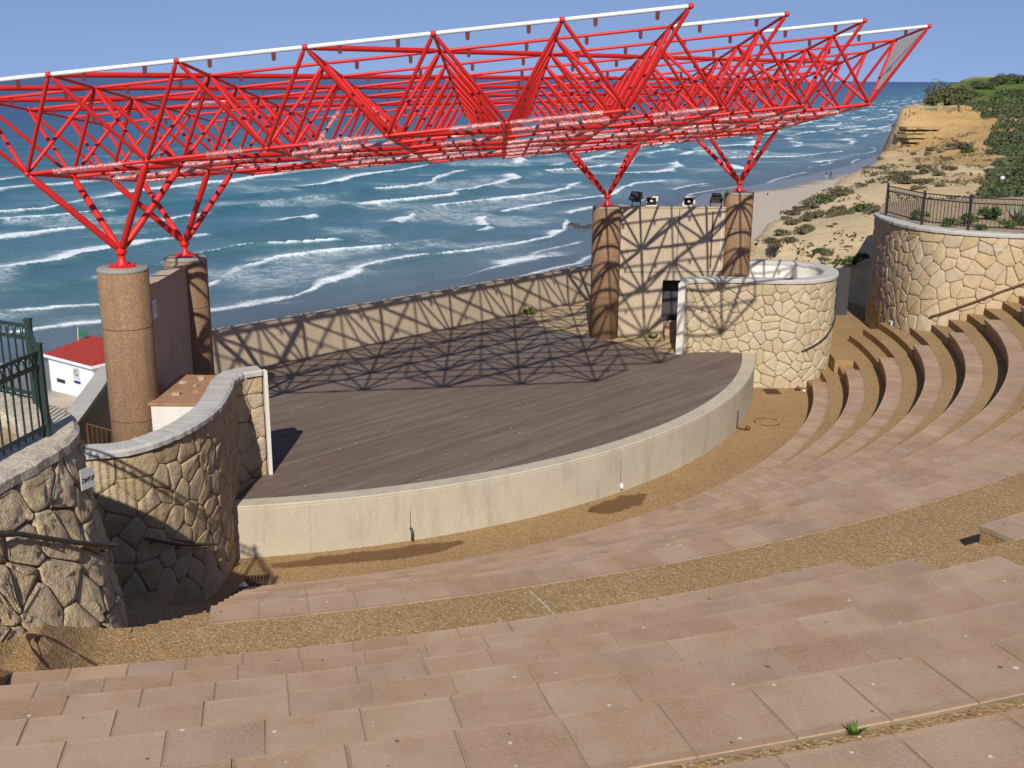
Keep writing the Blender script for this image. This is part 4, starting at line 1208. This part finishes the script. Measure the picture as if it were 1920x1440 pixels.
# ------------------------------------------------------------------ fences
def fence(label, posts, z, h, mat, ring, sp=.115, show=None):
    root = empty('fence', (*posts[len(posts) // 2], z), label, 'fence')
    rb_ = MB().tube([(.045 * math.cos(2 * math.pi * k / 14), 0, .052 * math.sin(2 * math.pi * k / 14)) for k in range(14)], .008, 5, True) if ring else MB().box((0, 0, 0), (.012, .012, .13))
    RING = mk('ring', rb_.v, rb_.f, mat)
    zt, zm, zl = z + h * .93, z + h * .78, z + h * .13
    bb = MB().box((0, 0, (zm + zl) / 2 - (zl - .06)), (.014, .014, zm - zl + .12))
    BAR = mk('bar', bb.v, bb.f, mat)
    for p in posts:
        MB().box((p[0], p[1], z + h / 2), (.062, .062, h)).box((p[0], p[1], z + h + .008), (.075, .075, .018)).build('post', mat, root)
    for a, c in zip(posts[:-1], posts[1:]):
        a, c = Vector((*a, 0)), Vector((*c, 0))
        L = (c - a).length; ang = math.atan2(c.y - a.y, c.x - a.x); m = (a + c) / 2
        for zz, t in ((zt, .03), (zm, .03), (zl, .034)):
            MB().box((m.x, m.y, zz), (L - .06, .026, t), rz=ang).build('rail', mat, root)
        n = max(2, int(L / sp))
        for k in range(1, n):
            p = a.lerp(c, k / n)
            ob('bar', BAR, root, mw=Matrix.Translation((p.x, p.y, zl - .06)) @ Matrix.Rotation(ang, 4, 'Z'))
        for k in range(n):
            p = a.lerp(c, (k + .5) / n)
            ob('ring', RING, root, mw=Matrix.Translation((p.x, p.y, (zt + zm) / 2)) @ Matrix.Rotation(ang, 4, 'Z'))
    return root
fence('dark green metal fence with a band of rings on the near left wall', [(-4.86, 8.35), (-4.53, 10.3), (-5.1, 11.42), (-6.75, 12.35)], 5.31, .93, MT['green_metal'], True)
fence('black metal fence along the top of the right retaining wall', [(12.1, 36.2), (12.42, 33.8), (13.35, 32.6), (14.75, 31.95), (16.3, 31.5)], 4.5, 1.03, MT['black'], False)

# ------------------------------------------------------------------ handrails
def handrail(label, fn, uv, off=.1, r=.024, mat='steel', nb=(.12, .5, .88)):
    root = empty('handrail', fn(*uv[0])[0], label, 'handrail')
    pts = []
    for k in range(25):
        f = k / 24 * (len(uv) - 1); i = min(int(f), len(uv) - 2); g = f - i
        u = uv[i][0] * (1 - g) + uv[i + 1][0] * g; v = uv[i][1] * (1 - g) + uv[i + 1][1] * g
        P, N = fn(u, v); pts.append(P + N * off)
    MB().tube(pts, r, 8).build('rail', MT[mat], root, True)
    for f in nb:
        k = int(f * 24)
        u0 = uv[0][0] + (uv[-1][0] - uv[0][0]) * f
        i = pts[k]
        N = fn(u0, 1)[1]
        MB().tube([i, i - Vector((0, 0, .07)), i - Vector((0, 0, .07)) - N * (off + .03)], .011, 6).build('bracket', MT[mat], root)
handrail('dark handrail bar on the near left stone wall', xfn, [(2.4, 5.06), (2.97, 4.84), (3.33, 4.63), (3.8, 4.37), (4.6, 3.98)], .1)
handrail('short grey handrail on the S-curved wing wall', lfn, [(5.07, 1.7), (4.45, 1.36), (3.34, .9)], .09)
handrail('short curved handrail on the round right wing wall', wfn, [(3.47, 1.12), (4.1, 1.34), (4.81, 1.66), (5.2, 1.9)], .07)
handrail('long brown handrail climbing the right retaining wall', rfn, [(4.95, 2.02), (5.91, 2.51), (6.69, 2.92), (7.47, 3.27), (8.25, 3.64), (9.6, 4.2)], .09, .028, 'rust', (.06, .3, .55, .8))

# ------------------------------------------------------------------ signs on the walls
P, N = xfn(4.2, 4.92); P = P + N * .12
sg = empty('exit_sign', P, 'pale metal exit plaque with black Hebrew letters on near left wall', 'sign')
nm = (N + Vector((0, -.45, .0))).normalized()
fm = frame(P, nm)
bq = MB().box((0, 0, -.008), (.175, .21, .012))
ob('plate', mk('plate', bq.v, bq.f, MT['sign']), sg, mw=fm)
ob('lettering', text_mesh('\u05d4\u05d0\u05d9\u05e6\u05d9', .075, MT['ink']), sg, mw=fm @ Matrix.Translation((0, -.01, .001)))
P, N = rfn(6.34, 4.04); P = P + N * .075
sg = empty('exit_sign', P, 'small pale Hebrew exit lettering on the right retaining wall', 'sign')
ob('lettering', text_mesh('\u05d4\u05d0\u05d9\u05e6\u05d9', .16, MT['ink_pale']), sg, mw=frame(P, N))
P, N = rfn(3.13, 1.39); P = P + N * .05
wl_ = empty('wall_light', P, 'small square wall light low on the end of the right retaining wall', 'light')
fm = frame(P, N)
bq = MB().box((0, 0, 0), (.18, .3, .06)); ob('frame', mk('frame', bq.v, bq.f, MT['sign']), wl_, mw=fm)
bq = MB().box((0, .02, .032), (.08, .16, .01)); ob('lamp_glass', mk('lamp_glass', bq.v, bq.f, MT['dark']), wl_, mw=fm)

# ------------------------------------------------------------------ passage gate on the right
gd = empty('steel_door', (10.7, 38.2, .8), 'dark steel door in shade between round wing wall and right retaining wall', 'door')
MB().prism([(10.5, 37.9), (11.75, 38.25), (11.73, 38.33), (10.48, 37.98)], .5, 2.45).build('door_leaf', MT['dark'], gd)
for z in (1.15, 1.75, 2.25):
    MB().box((11.25, 38.08, z), (.1, .05, .07), rz=R(16)).build('fitting', MT['black'], gd)
MB().prism([(10.15, 35.4), (10.35, 35.4), (10.62, 37.9), (10.42, 37.95)], .3, 2.3).build('jamb', MT['floor_beige'], gd)

# ------------------------------------------------------------------ floor details
def drain(c, rz, w, l, z, label):
    r = empty('drain_grate', (*c, z), label, 'drain grate')
    m = Matrix.Translation((*c, 0)) @ Matrix.Rotation(rz, 4, 'Z')
    q = [m @ Vector((x, y, z + .003)) for x, y in ((-w / 2, -l / 2), (w / 2, -l / 2), (w / 2, l / 2), (-w / 2, l / 2))]
    MB().add(q, [(0, 1, 2, 3)]).build('pit_dark_sheet', MT['ink'], r)  # flat black sheet stands in for the dark under the bars
    for k in range(7):
        p = m @ Vector((-w / 2 + w * (k + .5) / 7, 0, z + .012))
        MB().box(p, (w / 7 * .42, l, .016), rz=rz).build('grate_bar', MT['rust'], r)
    for y in (-l / 2, 0, l / 2):
        p = m @ Vector((0, y, z + .013)); MB().box(p, (w + .03, .025, .016), rz=rz).build('frame_bar', MT['rust'], r)
drain((-4.55, 18.15), R(8), .42, .62, .0, 'rusty drain grate at the left foot of the stage wall')
drain((7.55, 31.0), R(0), .42, .5, .0, 'rusty drain grate at the right foot of the stage wall')
def patch(name, pts, z, mat, label, cat, group=None):
    g = random.Random(len(pts) + int(abs(pts[0][0]) * 100))
    P, _ = crv(pts + [pts[0]], 46)
    P = P[:-1] + np.array([[g.uniform(-.025, .025), g.uniform(-.025, .025)] for _ in range(45)])
    n = len(P); nx = np.roll(P, -1, 0) - np.roll(P, 1, 0); nx = np.stack([-nx[:, 1], nx[:, 0]], 1); nx /= np.linalg.norm(nx, axis=1)[:, None]
    ar = sum(P[i][0] * P[(i + 1) % n][1] - P[(i + 1) % n][0] * P[i][1] for i in range(n))
    if ar < 0: nx = -nx
    O = P - nx * .10; I_ = P + nx * .07
    vs = [(x, y, z) for x, y in O] + [(x, y, z) for x, y in I_]
    me = mk(name, vs, [(i, (i + 1) % n, n + (i + 1) % n, n + i) for i in range(n)] + [tuple(range(n, 2 * n))], mat)
    at = me.attributes.new('wet', 'FLOAT', 'POINT'); at.data.foreach_set('value', [0.] * n + [1.] * n)
    return tag(ob(name, me), label, cat, group)
def arc_patch(r0, r1, a0, a1, n=7):
    g = random.Random(int(a0 * 10))
    up = [(r1 + g.uniform(-.07, .07) - abs(2 * k / n - 1) ** 3 * (r1 - r0) * .5, a0 + (a1 - a0) * k / n) for k in range(n + 1)]
    dn = [(r0 + g.uniform(-.03, .03) + abs(2 * k / n - 1) ** 3 * (r1 - r0) * .3, a0 + (a1 - a0) * k / n) for k in range(n, -1, -1)]
    return [(CST[0] + r * math.sin(R(a)), CST[1] - r * math.cos(R(a))) for r, a in up + dn]
patch('damp_stain', arc_patch(14.98, 15.42, 11.5, 25.5), .004, MT['damp'], 'long dark damp stain on the floor along the left of the stage wall', 'stain')
patch('damp_stain', arc_patch(14.93, 15.5, 37.0, 43.0), .004, MT['damp'], 'shorter dark damp stain on the floor near the middle of the stage wall', 'stain')
def ring_mark(c, r, z, label, a0=.5, a1=5.4):
    b = MB(); n = 40; g = random.Random(5)
    vs = []
    for k in range(n + 1):
        a = a0 + (a1 - a0) * k / n
        w = .018 + .01 * math.sin(k * .7) + g.uniform(-.003, .003)
        for q in (r - w, r + w):
            px_, py_ = c[0] + q * math.cos(a), c[1] + q * math.sin(a)
            vs.append((px_, py_, z if z < 1 else ramp_z(px_, py_) + .006))
    b.add(vs, [(2 * k, 2 * k + 1, 2 * k + 3, 2 * k + 2) for k in range(n)])
    tag(b.build('rust_ring', MT['rust_mark']), label, 'stain')
ring_mark((-3.86, 8.66), .28, 3.612, 'broken rust-brown ring mark on the walkway gravel near the left wall', .9, 5.6)
ring_mark((6.75, 28.05), .33, .005, 'broken rust-brown ring mark on the floor by the first seats', .4, 5.8)
def pipe(th, label, kind):
    x, y = CST[0] + RST * math.sin(R(th)), CST[1] - RST * math.cos(R(th))
    n = Vector((math.sin(R(th)), -math.cos(R(th)), 0))
    p = Vector((x, y, 0))
    r = empty('drain_pipe', p, label, 'pipe')
    if kind == 0:
        MB().tube([p + Vector((0, 0, .26)), p + n * .07 + Vector((0, 0, .27)), p + n * .11 + Vector((0, 0, .2)), p + n * .1 + Vector((0, 0, .05))], .026, 8).build('pipe_bend', MT['dark'], r, True)
        MB().tube([p + n * .005 + Vector((0, 0, .3)), p + n * .005 + Vector((0, 0, .62))], .006, 5).build('wire', MT['rust'], r)
    elif kind == 1:
        MB().lathe(p + n * .05 + Vector((0, 0, .14)), [(.012, -.06), (.035, -.03), (.04, .0), (.035, .05), (.015, .08)], 12).build('float_body', MT['white_hut'], r, True)
        MB().tube([p + n * .01 + Vector((0, 0, .25)), p + n * .01 + Vector((0, 0, .75))], .005, 5).build('wire', MT['rust'], r)
    else:
        MB().tube([p + n * .02 + Vector((0, 0, .5)), p + n * .03 + Vector((0, 0, .06)), p + n * .12 + Vector((0, 0, .03)), p + n * .25 + Vector((0, 0, .04))], .024, 8).build('pipe_bend', MT['rust'], r, True)
        MB().lathe(p + n * .3 + Vector((0, 0, .07)), [(.02, -.06), (.07, -.02), (.07, .03), (.02, .07)], 10).build('cup', MT['rust'], r, True)
pipe(22.0, 'small dark bent drain pipe low on the left of the stage wall', 0)
pipe(42.0, 'small white float hanging low on the middle of the stage wall', 1)
pipe(64.5, 'brown bent pipe with a cup at the right of the stage wall', 2)
# litter
def litter(c, s_, label, mat='litter', seed=1):
    g = random.Random(seed)
    vs = [(c[0] + s_ * math.cos(a) * g.uniform(.6, 1), c[1] + s_ * math.sin(a) * g.uniform(.6, 1), c[2] + .004 + g.uniform(0, s_ * .5)) for a in [k * 2 * math.pi / 6 for k in range(6)]]
    vs += [(c[0], c[1], c[2] + s_ * .9), (c[0], c[1], c[2] + .002)]
    tag(MB().add(vs, [(k, (k + 1) % 6, 6) for k in range(6)] + [((k + 1) % 6, k, 7) for k in range(6)]).build('litter_scrap', MT[mat]), label, 'litter')
litter((-4.75, 18.0, .02), .1, 'crumpled white paper scrap on the left drain grate', seed=2)
litter((8.35, 31.2, .0), .16, 'brown and white rubbish lying at the foot of the round wing wall', 'rust', 3)
litter((8.5, 31.05, .0), .07, 'small white scrap beside the brown rubbish by the round wing wall', 'litter', 4)
litter((4.62, 9.85, 3.6), .07, 'white folded paper scrap on the gravel near the right edge', 'litter', 5)
o = MB().box((4.25, 9.6, 3.614), (.42, .05, .02), rz=R(28)).build('metal_bar', MT['rust'])
tag(o, 'short dark metal bar lying on the gravel near the right edge', 'bar')

# ------------------------------------------------------------------ vegetation on the cliff
def bush_mesh(seed, n, mat, leaf=.10, flat=.62, name='foliage'):
    g = random.Random(seed)
    lob = [(g.uniform(-.5, .5), g.uniform(-.5, .5), g.uniform(.1, .5) * flat, g.uniform(.35, .6)) for _ in range(7)]
    vs = []; fs = []
    for k in range(n):
        lx, ly, lz, lr = g.choice(lob)
        d = Vector((g.gauss(0, 1), g.gauss(0, 1), abs(g.gauss(0, .9)))).normalized()
        p = Vector((lx, ly, lz)) + d * lr * g.uniform(.55, 1.05) * Vector((1, 1, flat)).length / 1.73
        p.z = max(.0, p.z * 1.0)
        u = Vector((g.gauss(0, 1), g.gauss(0, 1), g.gauss(0, .6))).normalized()
        w = d.cross(u).normalized()
        s1 = leaf * g.uniform(.6, 1.5); s2 = s1 * g.uniform(.3, .6)
        i = len(vs)
        vs += [p - u * s1 - w * s2 * .3, p + w * s2, p + u * s1, p - w * s2]
        fs.append((i, i + 1, i + 2, i + 3))
    return mk(name, vs, fs, mat)
def stem_mesh(seed):
    g = random.Random(seed); b = MB()
    for k in range(5):
        a = g.uniform(0, 6.28)
        b.tube([(0, 0, -.15), (.15 * math.cos(a), .15 * math.sin(a), .18), (.42 * math.cos(a), .42 * math.sin(a), .42)], .03, 5, taper=[.045, .03, .012])
    return mk('stems', b.v, b.f, MT['rust'])
STEM = [stem_mesh(k) for k in range(3)]
VAR = {'grey': [bush_mesh(k, 620, MT['leaf_grey']) for k in range(5)], 'green': [bush_mesh(20 + k, 420, MT['leaf_green'], .12, .7) for k in range(3)],
       'dark': [bush_mesh(40 + k, 1500, MT['leaf_dark'], .055, .6) for k in range(3)], 'big': [bush_mesh(70, 2600, MT['leaf_olive'], .05, .8)], 'grass': [bush_mesh(60, 220, MT['grass'], .2, .5), bush_mesh(61, 220, MT['grass'], .2, .4)]}
GREY = [(19.5, 62.8, 0.66), (21.2, 66.4, 0.38), (24.7, 76.9, 0.52), (28.0, 85.3, 0.74), (25.1, 73.8, 0.99), (21.5, 62.8, 0.79), (17.8, 59.5, 0.46), (17.3, 59.2, 0.85), (16.6, 58.6, 0.79), (16.0, 58.0, 0.73), (15.1, 56.7, 0.82), (14.3, 55.5, 0.64), (13.4, 54.1, 0.62), (12.1, 49.8, 0.43), (15.6, 53.5, 0.62), (14.1, 48.9, 0.8), (15.1, 50.2, 0.63), (15.7, 50.7, 0.73), (16.3, 51.0, 0.64), (15.1, 46.6, 0.49), (13.3, 49.0, 0.71), (12.8, 48.7, 0.61), (12.3, 48.7, 0.52), (13.2, 46.3, 0.27), (13.5, 46.5, 0.27), (12.1, 46.6, 0.67), (12.5, 46.8, 0.58), (11.5, 47.1, 0.59), (10.7, 45.4, 0.52), (10.6, 44.7, 0.47), (11.3, 45.4, 0.57), (10.7, 46.3, 0.36), (12.0, 43.6, 0.42), (12.3, 43.2, 0.5), (11.9, 42.1, 0.32), (13.2, 43.6, 0.25), (13.1, 42.1, 0.36), (11.6, 42.9, 0.29), (12.1, 41.7, 0.28), (21.7, 61.9, 0.71), (22.3, 61.8, 0.71), (22.3, 60.6, 0.64), (26.0, 70.9, 1.02), (25.6, 68.1, 0.79), (26.6, 69.4, 0.53), (24.7, 70.6, 0.88), (32.2, 93.7, 0.36), (33.5, 94.9, 0.46), (34.3, 93.6, 0.63), (35.0, 93.1, 0.63), (26.9, 68.7, 0.53), (36.8, 93.3, 1.17), (36.6, 91.2, 0.88), (35.2, 95.4, 0.55), (33.6, 87.4, 0.67), (30.9, 95.1, 0.46), (24.9, 79.2, 0.38), (21.8, 64.8, 0.31), (22.5, 59.2, 0.57), (21.5, 59.7, 0.52), (20.7, 62.5, 0.3), (27.1, 77.2, 0.33), (30.7, 91.2, 0.39), (28.1, 87.7, 0.34)]
LEAFY = [(12.5, 40.5, 0.43), (12.7, 40.0, 0.39), (12.3, 43.6, 0.29), (12.5, 42.0, 0.24), (12.5, 40.9, 0.59)]
HILLTOP = [(44.3, 117.0, 3.49), (42.3, 114.9, 2.21), (47.3, 121.2, 2.1), (50.5, 125.8, 2.78), (55.8, 135.6, 3.91), (59.5, 139.8, 3.76), (62.0, 141.4, 3.4), (51.9, 120.1, 1.04), (54.7, 124.9, 1.32), (49.9, 122.1, 1.53), (47.1, 118.5, 0.91)]
gv = random.Random(77)
def shrub(x, y, w, kind, label, group, hs=1.):
    z = float(terrain(np.array([[x, y]]))[0][0])
    r = empty('shrub', (x, y, z - .04), label, 'shrub', group)
    o = ob('foliage', gv.choice(VAR[kind]), r); o.location = (0, 0, 0)
    s_ = w * .5 * gv.uniform(.85, 1.2); o.scale = (s_ * gv.uniform(.9, 1.2), s_ * gv.uniform(.8, 1.2), s_ * hs * gv.uniform(.7, 1.1)); o.rotation_euler = (0, 0, gv.uniform(0, 6.28))
    st = ob('stems', gv.choice(STEM), r); st.location = (0, 0, 0); st.scale = o.scale; st.rotation_euler = o.rotation_euler
    return r
for x, y, w in GREY:
    zone = 'low scrub bush on the slope just behind the round wing wall' if y < 47.5 else 'scrub bush on the brow of the slope above the beach' if y < 60 else 'scrub bush on the sandy slope seen above the right fence' if y < 80 else 'small scrub bush on the slope below the orange cliff'
    shrub(x, y, w * 1.5, 'grey' if gv.random() < .92 else 'green', zone, zone.replace('bush', 'bushes'))
for x, y, w in LEAFY:
    shrub(x, y, w * 1.6, 'green', 'small green leafy bush just behind the steel door', 'green bushes behind the steel door')
HL = ['big round grey-green bush at the tip of the headland', 'bush on the seaward brow of the headland', 'bush just behind the big round headland bush', 'bush on the saddle between headland and hill']
for k, (x, y, w) in enumerate(HILLTOP):
    shrub(x, y, w * (1.35 if k == 0 else 1.15), 'dark' if k > 1 else 'big', HL[k] if k < 4 else 'dense dark bush on the hilltop against the sky', None if k < 4 else 'bushes on the hilltop', 1.25 if k < 2 else .85)
# ground cover of the steep slope on the right: too dense to count
def cover(name, n, region, mat, label, leaf, seed, h=.35):
    g = np.random.default_rng(seed)
    P = region(g, n)
    z, _ = terrain(P)
    vs = np.empty((len(P), 4, 3)); 
    a = g.uniform(0, 6.28, len(P)); el = g.uniform(-.5, 1.0, len(P)); s1 = leaf * g.uniform(.6, 1.6, len(P)); s2 = s1 * g.uniform(.35, .6, len(P))
    u = np.stack([np.cos(a) * np.cos(el), np.sin(a) * np.cos(el), np.sin(el)], 1); a2 = g.uniform(0, 6.28, len(P))
    w = np.cross(u, np.stack([np.cos(a2), np.sin(a2), g.uniform(-.6, .6, len(P))], 1)); w /= np.linalg.norm(w, axis=1)[:, None]
    bump = fbm(P[:, 0] / 1.7, P[:, 1] / 1.7, seed, 3)
    c = np.stack([P[:, 0], P[:, 1], z + g.uniform(0, 1, len(P)) ** .7 * h * (.3 + 1.5 * bump)], 1)
    vs[:, 0] = c - u * s1[:, None]; vs[:, 1] = c + w * s2[:, None]; vs[:, 2] = c + u * s1[:, None]; vs[:, 3] = c - w * s2[:, None]
    me = mk(name, vs.reshape(-1, 3), np.arange(len(P) * 4).reshape(-1, 4).tolist(), mat)
    return tag(ob(name, me), label, 'vegetation', kind='stuff')
def reg_dark(g, n):
    P = np.stack([g.uniform(20, 62, n * 4), g.uniform(44, 128, n * 4)], 1)
    ang = P[:, 0] / P[:, 1]
    lim = .425 + .05 * (fbm(P[:, 0] / 8, P[:, 1] / 8, 71, 3) - .5) - .10 * sstep(75, 100, P[:, 1]) * 0 - .012 * sstep(96, 112, P[:, 1])
    m = (P[:, 0] > .425 * P[:, 1] + 4 * (fbm(P[:, 0] / 9, P[:, 1] / 9, 71, 3) - .5)) & (ang < .62)
    m |= (P[:, 1] > 104) & (P[:, 1] < 113) & (P[:, 0] > 42 + 3 * fbm(P[:, 0] / 3, P[:, 1] / 3, 72, 2)) & (ang < .6)
    return P[m][:n]
cover('slope_scrub', 70000, reg_dark, MT['leaf_dark'], 'dense dark green scrub covering the steep slope at the right', .12, 5)
def reg_grass(g, n):
    P = np.stack([g.uniform(44, 62, n * 3), g.uniform(115, 128, n * 3)], 1)
    m = np.exp(-((P[:, 0] - 54) / 6) ** 2 - ((P[:, 1] - 119.5) / 2.2) ** 2) + .5 * fbm(P[:, 0] / 3, P[:, 1] / 3, 73, 3) > .66
    return P[m][:n]
cover('hill_grass', 4000, reg_grass, MT['grass'], 'bright green grass on the saddle of the hill', .2, 9, .25)
def reg_tufts(g, n):
    P = np.stack([g.uniform(9, 42, n * 6), g.uniform(41, 108, n * 6)], 1)
    z, d_ = terrain(P)
    m = (d_ < -.3) & (fbm(P[:, 0] / 2.2, P[:, 1] / 2.2, 81, 4) > .60) & (P[:, 0] < .44 * P[:, 1])
    return P[m][:n]
cover('slope_tufts', 4500, reg_tufts, MT['leaf_grey'], 'sparse dry tufts scattered over the sandy cliff slope', .10, 15, .16)
# planter plants behind the right fence
PLN = [(13.6, 34.6, .5), (14.4, 35.2, .6), (15.2, 34.2, .5), (16.4, 34.0, .55), (13.2, 36.2, .6), (15.6, 36.5, .8), (17.2, 35.6, .7), (14.2, 33.7, .35)]
for x, y, w in PLN:
    r = empty('planter_bush', (x, y, 4.34), 'small green bush in the soil behind the right fence', 'shrub', 'bushes behind the right fence')
    o = ob('foliage', gv.choice(VAR['green']), r); o.location = (0, 0, 0); o.scale = (w * .6, w * .6, w * .8); o.rotation_euler = (0, 0, gv.uniform(0, 6))
ag = empty('agave_plant', (15.9, 35.0, 4.3), 'pale spiky agave behind the right fence', 'agave')
LEAFV = []
for k in range(26):
    a = k * 2.4; el = R(25 + 60 * ((k * .618) % 1)); L = .75 + .25 * math.sin(k)
    d = Vector((math.cos(a) * math.cos(el), math.sin(a) * math.cos(el), math.sin(el))); w = Vector((-math.sin(a), math.cos(a), 0))
    b = Vector((15.9, 35.0, 4.35)) + Vector((math.cos(a), math.sin(a), 0)) * .06
    m = b + d * L * .5; t_ = b + d * L + Vector((0, 0, -.06)); nn = w.cross(d) * .02
    MB().add([b - w * .05, b + w * .05, m + w * .055 - nn, m - w * .055 - nn, t_, m - nn * 2.5], [(0, 1, 2, 5), (0, 5, 3), (3, 5, 4), (5, 2, 4), (1, 0, 3, 4, 2)]).build('leaf', MT['agave'], ag)
pth = MB().prism([(17.4, 32.6), (19.5, 32.0), (22, 36.5), (20.2, 37.2)], 4.2, 4.42).build('path', MT['coping'])
tag(pth, kind='structure')
# layered sandstone ledges of the headland
gl = random.Random(4)
MT['ledge'] = m_stone('ledge_rock', [(0, (.42, .28, .12)), (.5, (.48, .34, .17)), (1, (.40, .24, .09))], .5)
for k in range(7):
    z = 2.3 + k * .36
    w = 7.0 - .5 * abs(k - 3) + gl.uniform(-1.2, 1.0)
    x0 = 35.6 + gl.uniform(-.4, .3) + .12 * k
    y0 = 102.5 + .28 * k + gl.uniform(-.3, .3)
    front = [(x0 + w * i / 10, y0 + .28 * i * .25 + gl.uniform(-.35, .35)) for i in range(11)]
    back = [(x0 + w, y0 + 5.5), (x0 + .6, y0 + 6)]
    pts = [(x0 - gl.uniform(.1, .5), y0 + 1.6)] + front + back
    b = MB().prism(pts, z, z + gl.uniform(.17, .27))
    tag(b.build('rock_ledge', MT['ledge']), ('lowest', 'second lowest', 'third lowest', 'middle', 'third highest', 'second highest', 'highest')[k] + ' thin sandstone ledge jutting from the headland cliff', 'rock', 'sandstone ledges of the headland')
for k in range(14):
    x, y = 41 + k * .35 + gl.uniform(-.3, .3), 108.6 + gl.uniform(-.8, .8)
    z = float(terrain(np.array([[x, y]]))[0][0])
    b = MB().box((x, y, z + .12), (gl.uniform(.3, .7), gl.uniform(.3, .5), gl.uniform(.25, .5)), gl.uniform(0, 3), gl.uniform(-.3, .3))
    tag(b.build('boulder', MT['ledge']), 'pale boulder in the line of stones across the headland', 'rock', 'stones across the headland')
wb = MB().lathe((24.8, 57.0, 3.9), [(.02, 0), (.09, .03), (.12, .11), (.09, .19), (.02, .22)], 12).build('lamp_globe', MT['white_hut'], None, True)
tag(wb, 'small white round lamp globe among the scrub behind the fence', 'lamp')
# reef rocks
gr_ = random.Random(12)
for k in range(14):
    x, y = 13 + gr_.uniform(-1.5, 6), 218 + gr_.uniform(-6, 5)
    b = MB().lathe((x, y, ZS - .3), [(gr_.uniform(.6, 1.3), 0), (gr_.uniform(.5, 1.0), .35), (gr_.uniform(.2, .5), .62)], 7)
    tag(b.build('reef_rock', MT['rock']), 'dark wet rock in the shallows behind the right pillar', 'rock', 'reef rocks in the shallows')
# weeds
def weed(p, s_, label):
    g = random.Random(int(p[0] * 50)); b = MB()
    for k in range(40):
        a = g.uniform(0, 6.28); l = s_ * g.uniform(.5, 1.3); w = l * .1
        d = Vector((math.cos(a) * g.uniform(.3, 1), math.sin(a) * g.uniform(.3, 1), g.uniform(.3, 1))).normalized()
        q = Vector(p) + Vector((math.cos(a), math.sin(a), 0)) * s_ * .3 * g.random(); x = Vector((-math.sin(a), math.cos(a), 0)) * w
        b.add([q - x, q + x, q + d * l * .6 + x, q + d * l, q + d * l * .6 - x], [(0, 1, 2, 3, 4)])
    tag(b.build('weed_tuft', MT['grass']), label, 'weed')
weed((.55, 37.0, 1.0), .3, 'green weed tuft at the foot of the back wall')
weed((4.35, 33.5, 1.0), .2, 'green weed tuft at the foot of the beige panel')
p = PO(rk(15) + .5, 17.6); weed((p[0], p[1], zk(15)), .05, 'green weed growing from a seat joint at the bottom right')
weed((-4.75, 17.7, .0), .12, 'small weed in the shade beside the left drain grate')

# ------------------------------------------------------------------ people
def person(loc, rz, h, label, top_m, leg_m, stride=.25, raised=False, group=None):
    r = empty('person', loc, label, 'person', group)
    k = h / 1.75
    V = [(0, 0, .95), (0, 0, 1.15), (0, 0, 1.38), (0, 0, 1.5), (0, .01, 1.62), (0, .01, 1.72),
         (-.1, 0, .9), (-.11, stride * .5, .5), (-.11, stride * .25 - .05, .08), (-.11, stride * .5 - .0, .04),
         (.1, 0, .9), (.11, -stride * .35, .5), (.11, -stride - .02, .1), (.11, -stride + .1, .04),
         (-.19, 0, 1.40), (-.24, -.02, 1.12), (-.25, .08, .88), (-.25, .1, .8), (.19, 0, 1.40), (.24, .02, 1.12), (.25, .1, .88), (.25, .12, .8)]
    if raised: V[15] = (-.32, .12, 1.2); V[16] = (-.12, .25, 1.5); V[17] = (-.08, .24, 1.58); V[19] = (.32, .12, 1.2); V[20] = (.12, .25, 1.5); V[21] = (.08, .24, 1.58)
    Ed = [(0, 1), (1, 2), (2, 3), (3, 4), (4, 5), (0, 6), (6, 7), (7, 8), (8, 9), (0, 10), (10, 11), (11, 12), (12, 13), (2, 14), (14, 15), (15, 16), (16, 17), (2, 18), (18, 19), (19, 20), (20, 21)]
    rad = [.14, .13, .15, .06, .095, .08, .09, .065, .045, .04, .09, .065, .045, .04, .07, .05, .035, .032, .07, .05, .035, .032]
    me = bpy.data.meshes.new('body'); me.from_pydata([(x * k, y * k, z * k) for x, y, z in V], Ed, [])
    o = bpy.data.objects.new('body', me); COL.objects.link(o)
    o.modifiers.new('s', 'SKIN'); 
    for sv, q in zip(me.skin_vertices[0].data, rad): sv.radius = (q * k, q * k)
    me.skin_vertices[0].data[0].use_root = True
    sub = o.modifiers.new('d', 'SUBSURF'); sub.levels = 1; sub.render_levels = 1
    m2 = bpy.data.meshes.new_from_object(o.evaluated_get(bpy.context.evaluated_depsgraph_get()))
    bpy.data.objects.remove(o)
    m2.materials.clear()
    for m_ in (MT['skin'], top_m, leg_m): m2.materials.append(m_)
    for f in m2.polygons:
        z = f.center.z / k; x = abs(f.center.x / k)
        f.material_index = 0 if (z > 1.47 or (z < .87 and x > .2)) else (2 if z < .93 else 1)
    m2.shade_smooth(); m2.name = 'body'
    b_ = ob('body', m2, r); b_.location = (0, 0, 0); b_.rotation_euler = (0, 0, rz)
    hm = MB().lathe((0, -.012 * k, 1.685 * k), [(.098 * k, -.04 * k), (.103 * k, .01 * k), (.085 * k, .07 * k), (.03 * k, .1 * k)], 12)
    h_ = ob('hair', mk('hair', hm.v, hm.f, MT['hair'], True), r); h_.location = (0, 0, 0); h_.rotation_euler = (0, 0, rz)
    return r
def ground(x, y): return (x, y, float(beach_z(np.array([[x, y]]))[0]))
person(ground(91.8, 330), R(30), 1.75, 'left of two people in dark clothes walking on the beach', MT['cloth_dark'], MT['cloth_light'], .3)
person(ground(93.4, 331), R(30), 1.8, 'right of two people in dark clothes walking on the beach', MT['cloth_dark'], MT['cloth_dark'], .25)
person(ground(60, 264), R(60), 1.7, 'lone person in dark top and pale trousers on the beach', MT['cloth_dark'], MT['cloth_light'], .4)
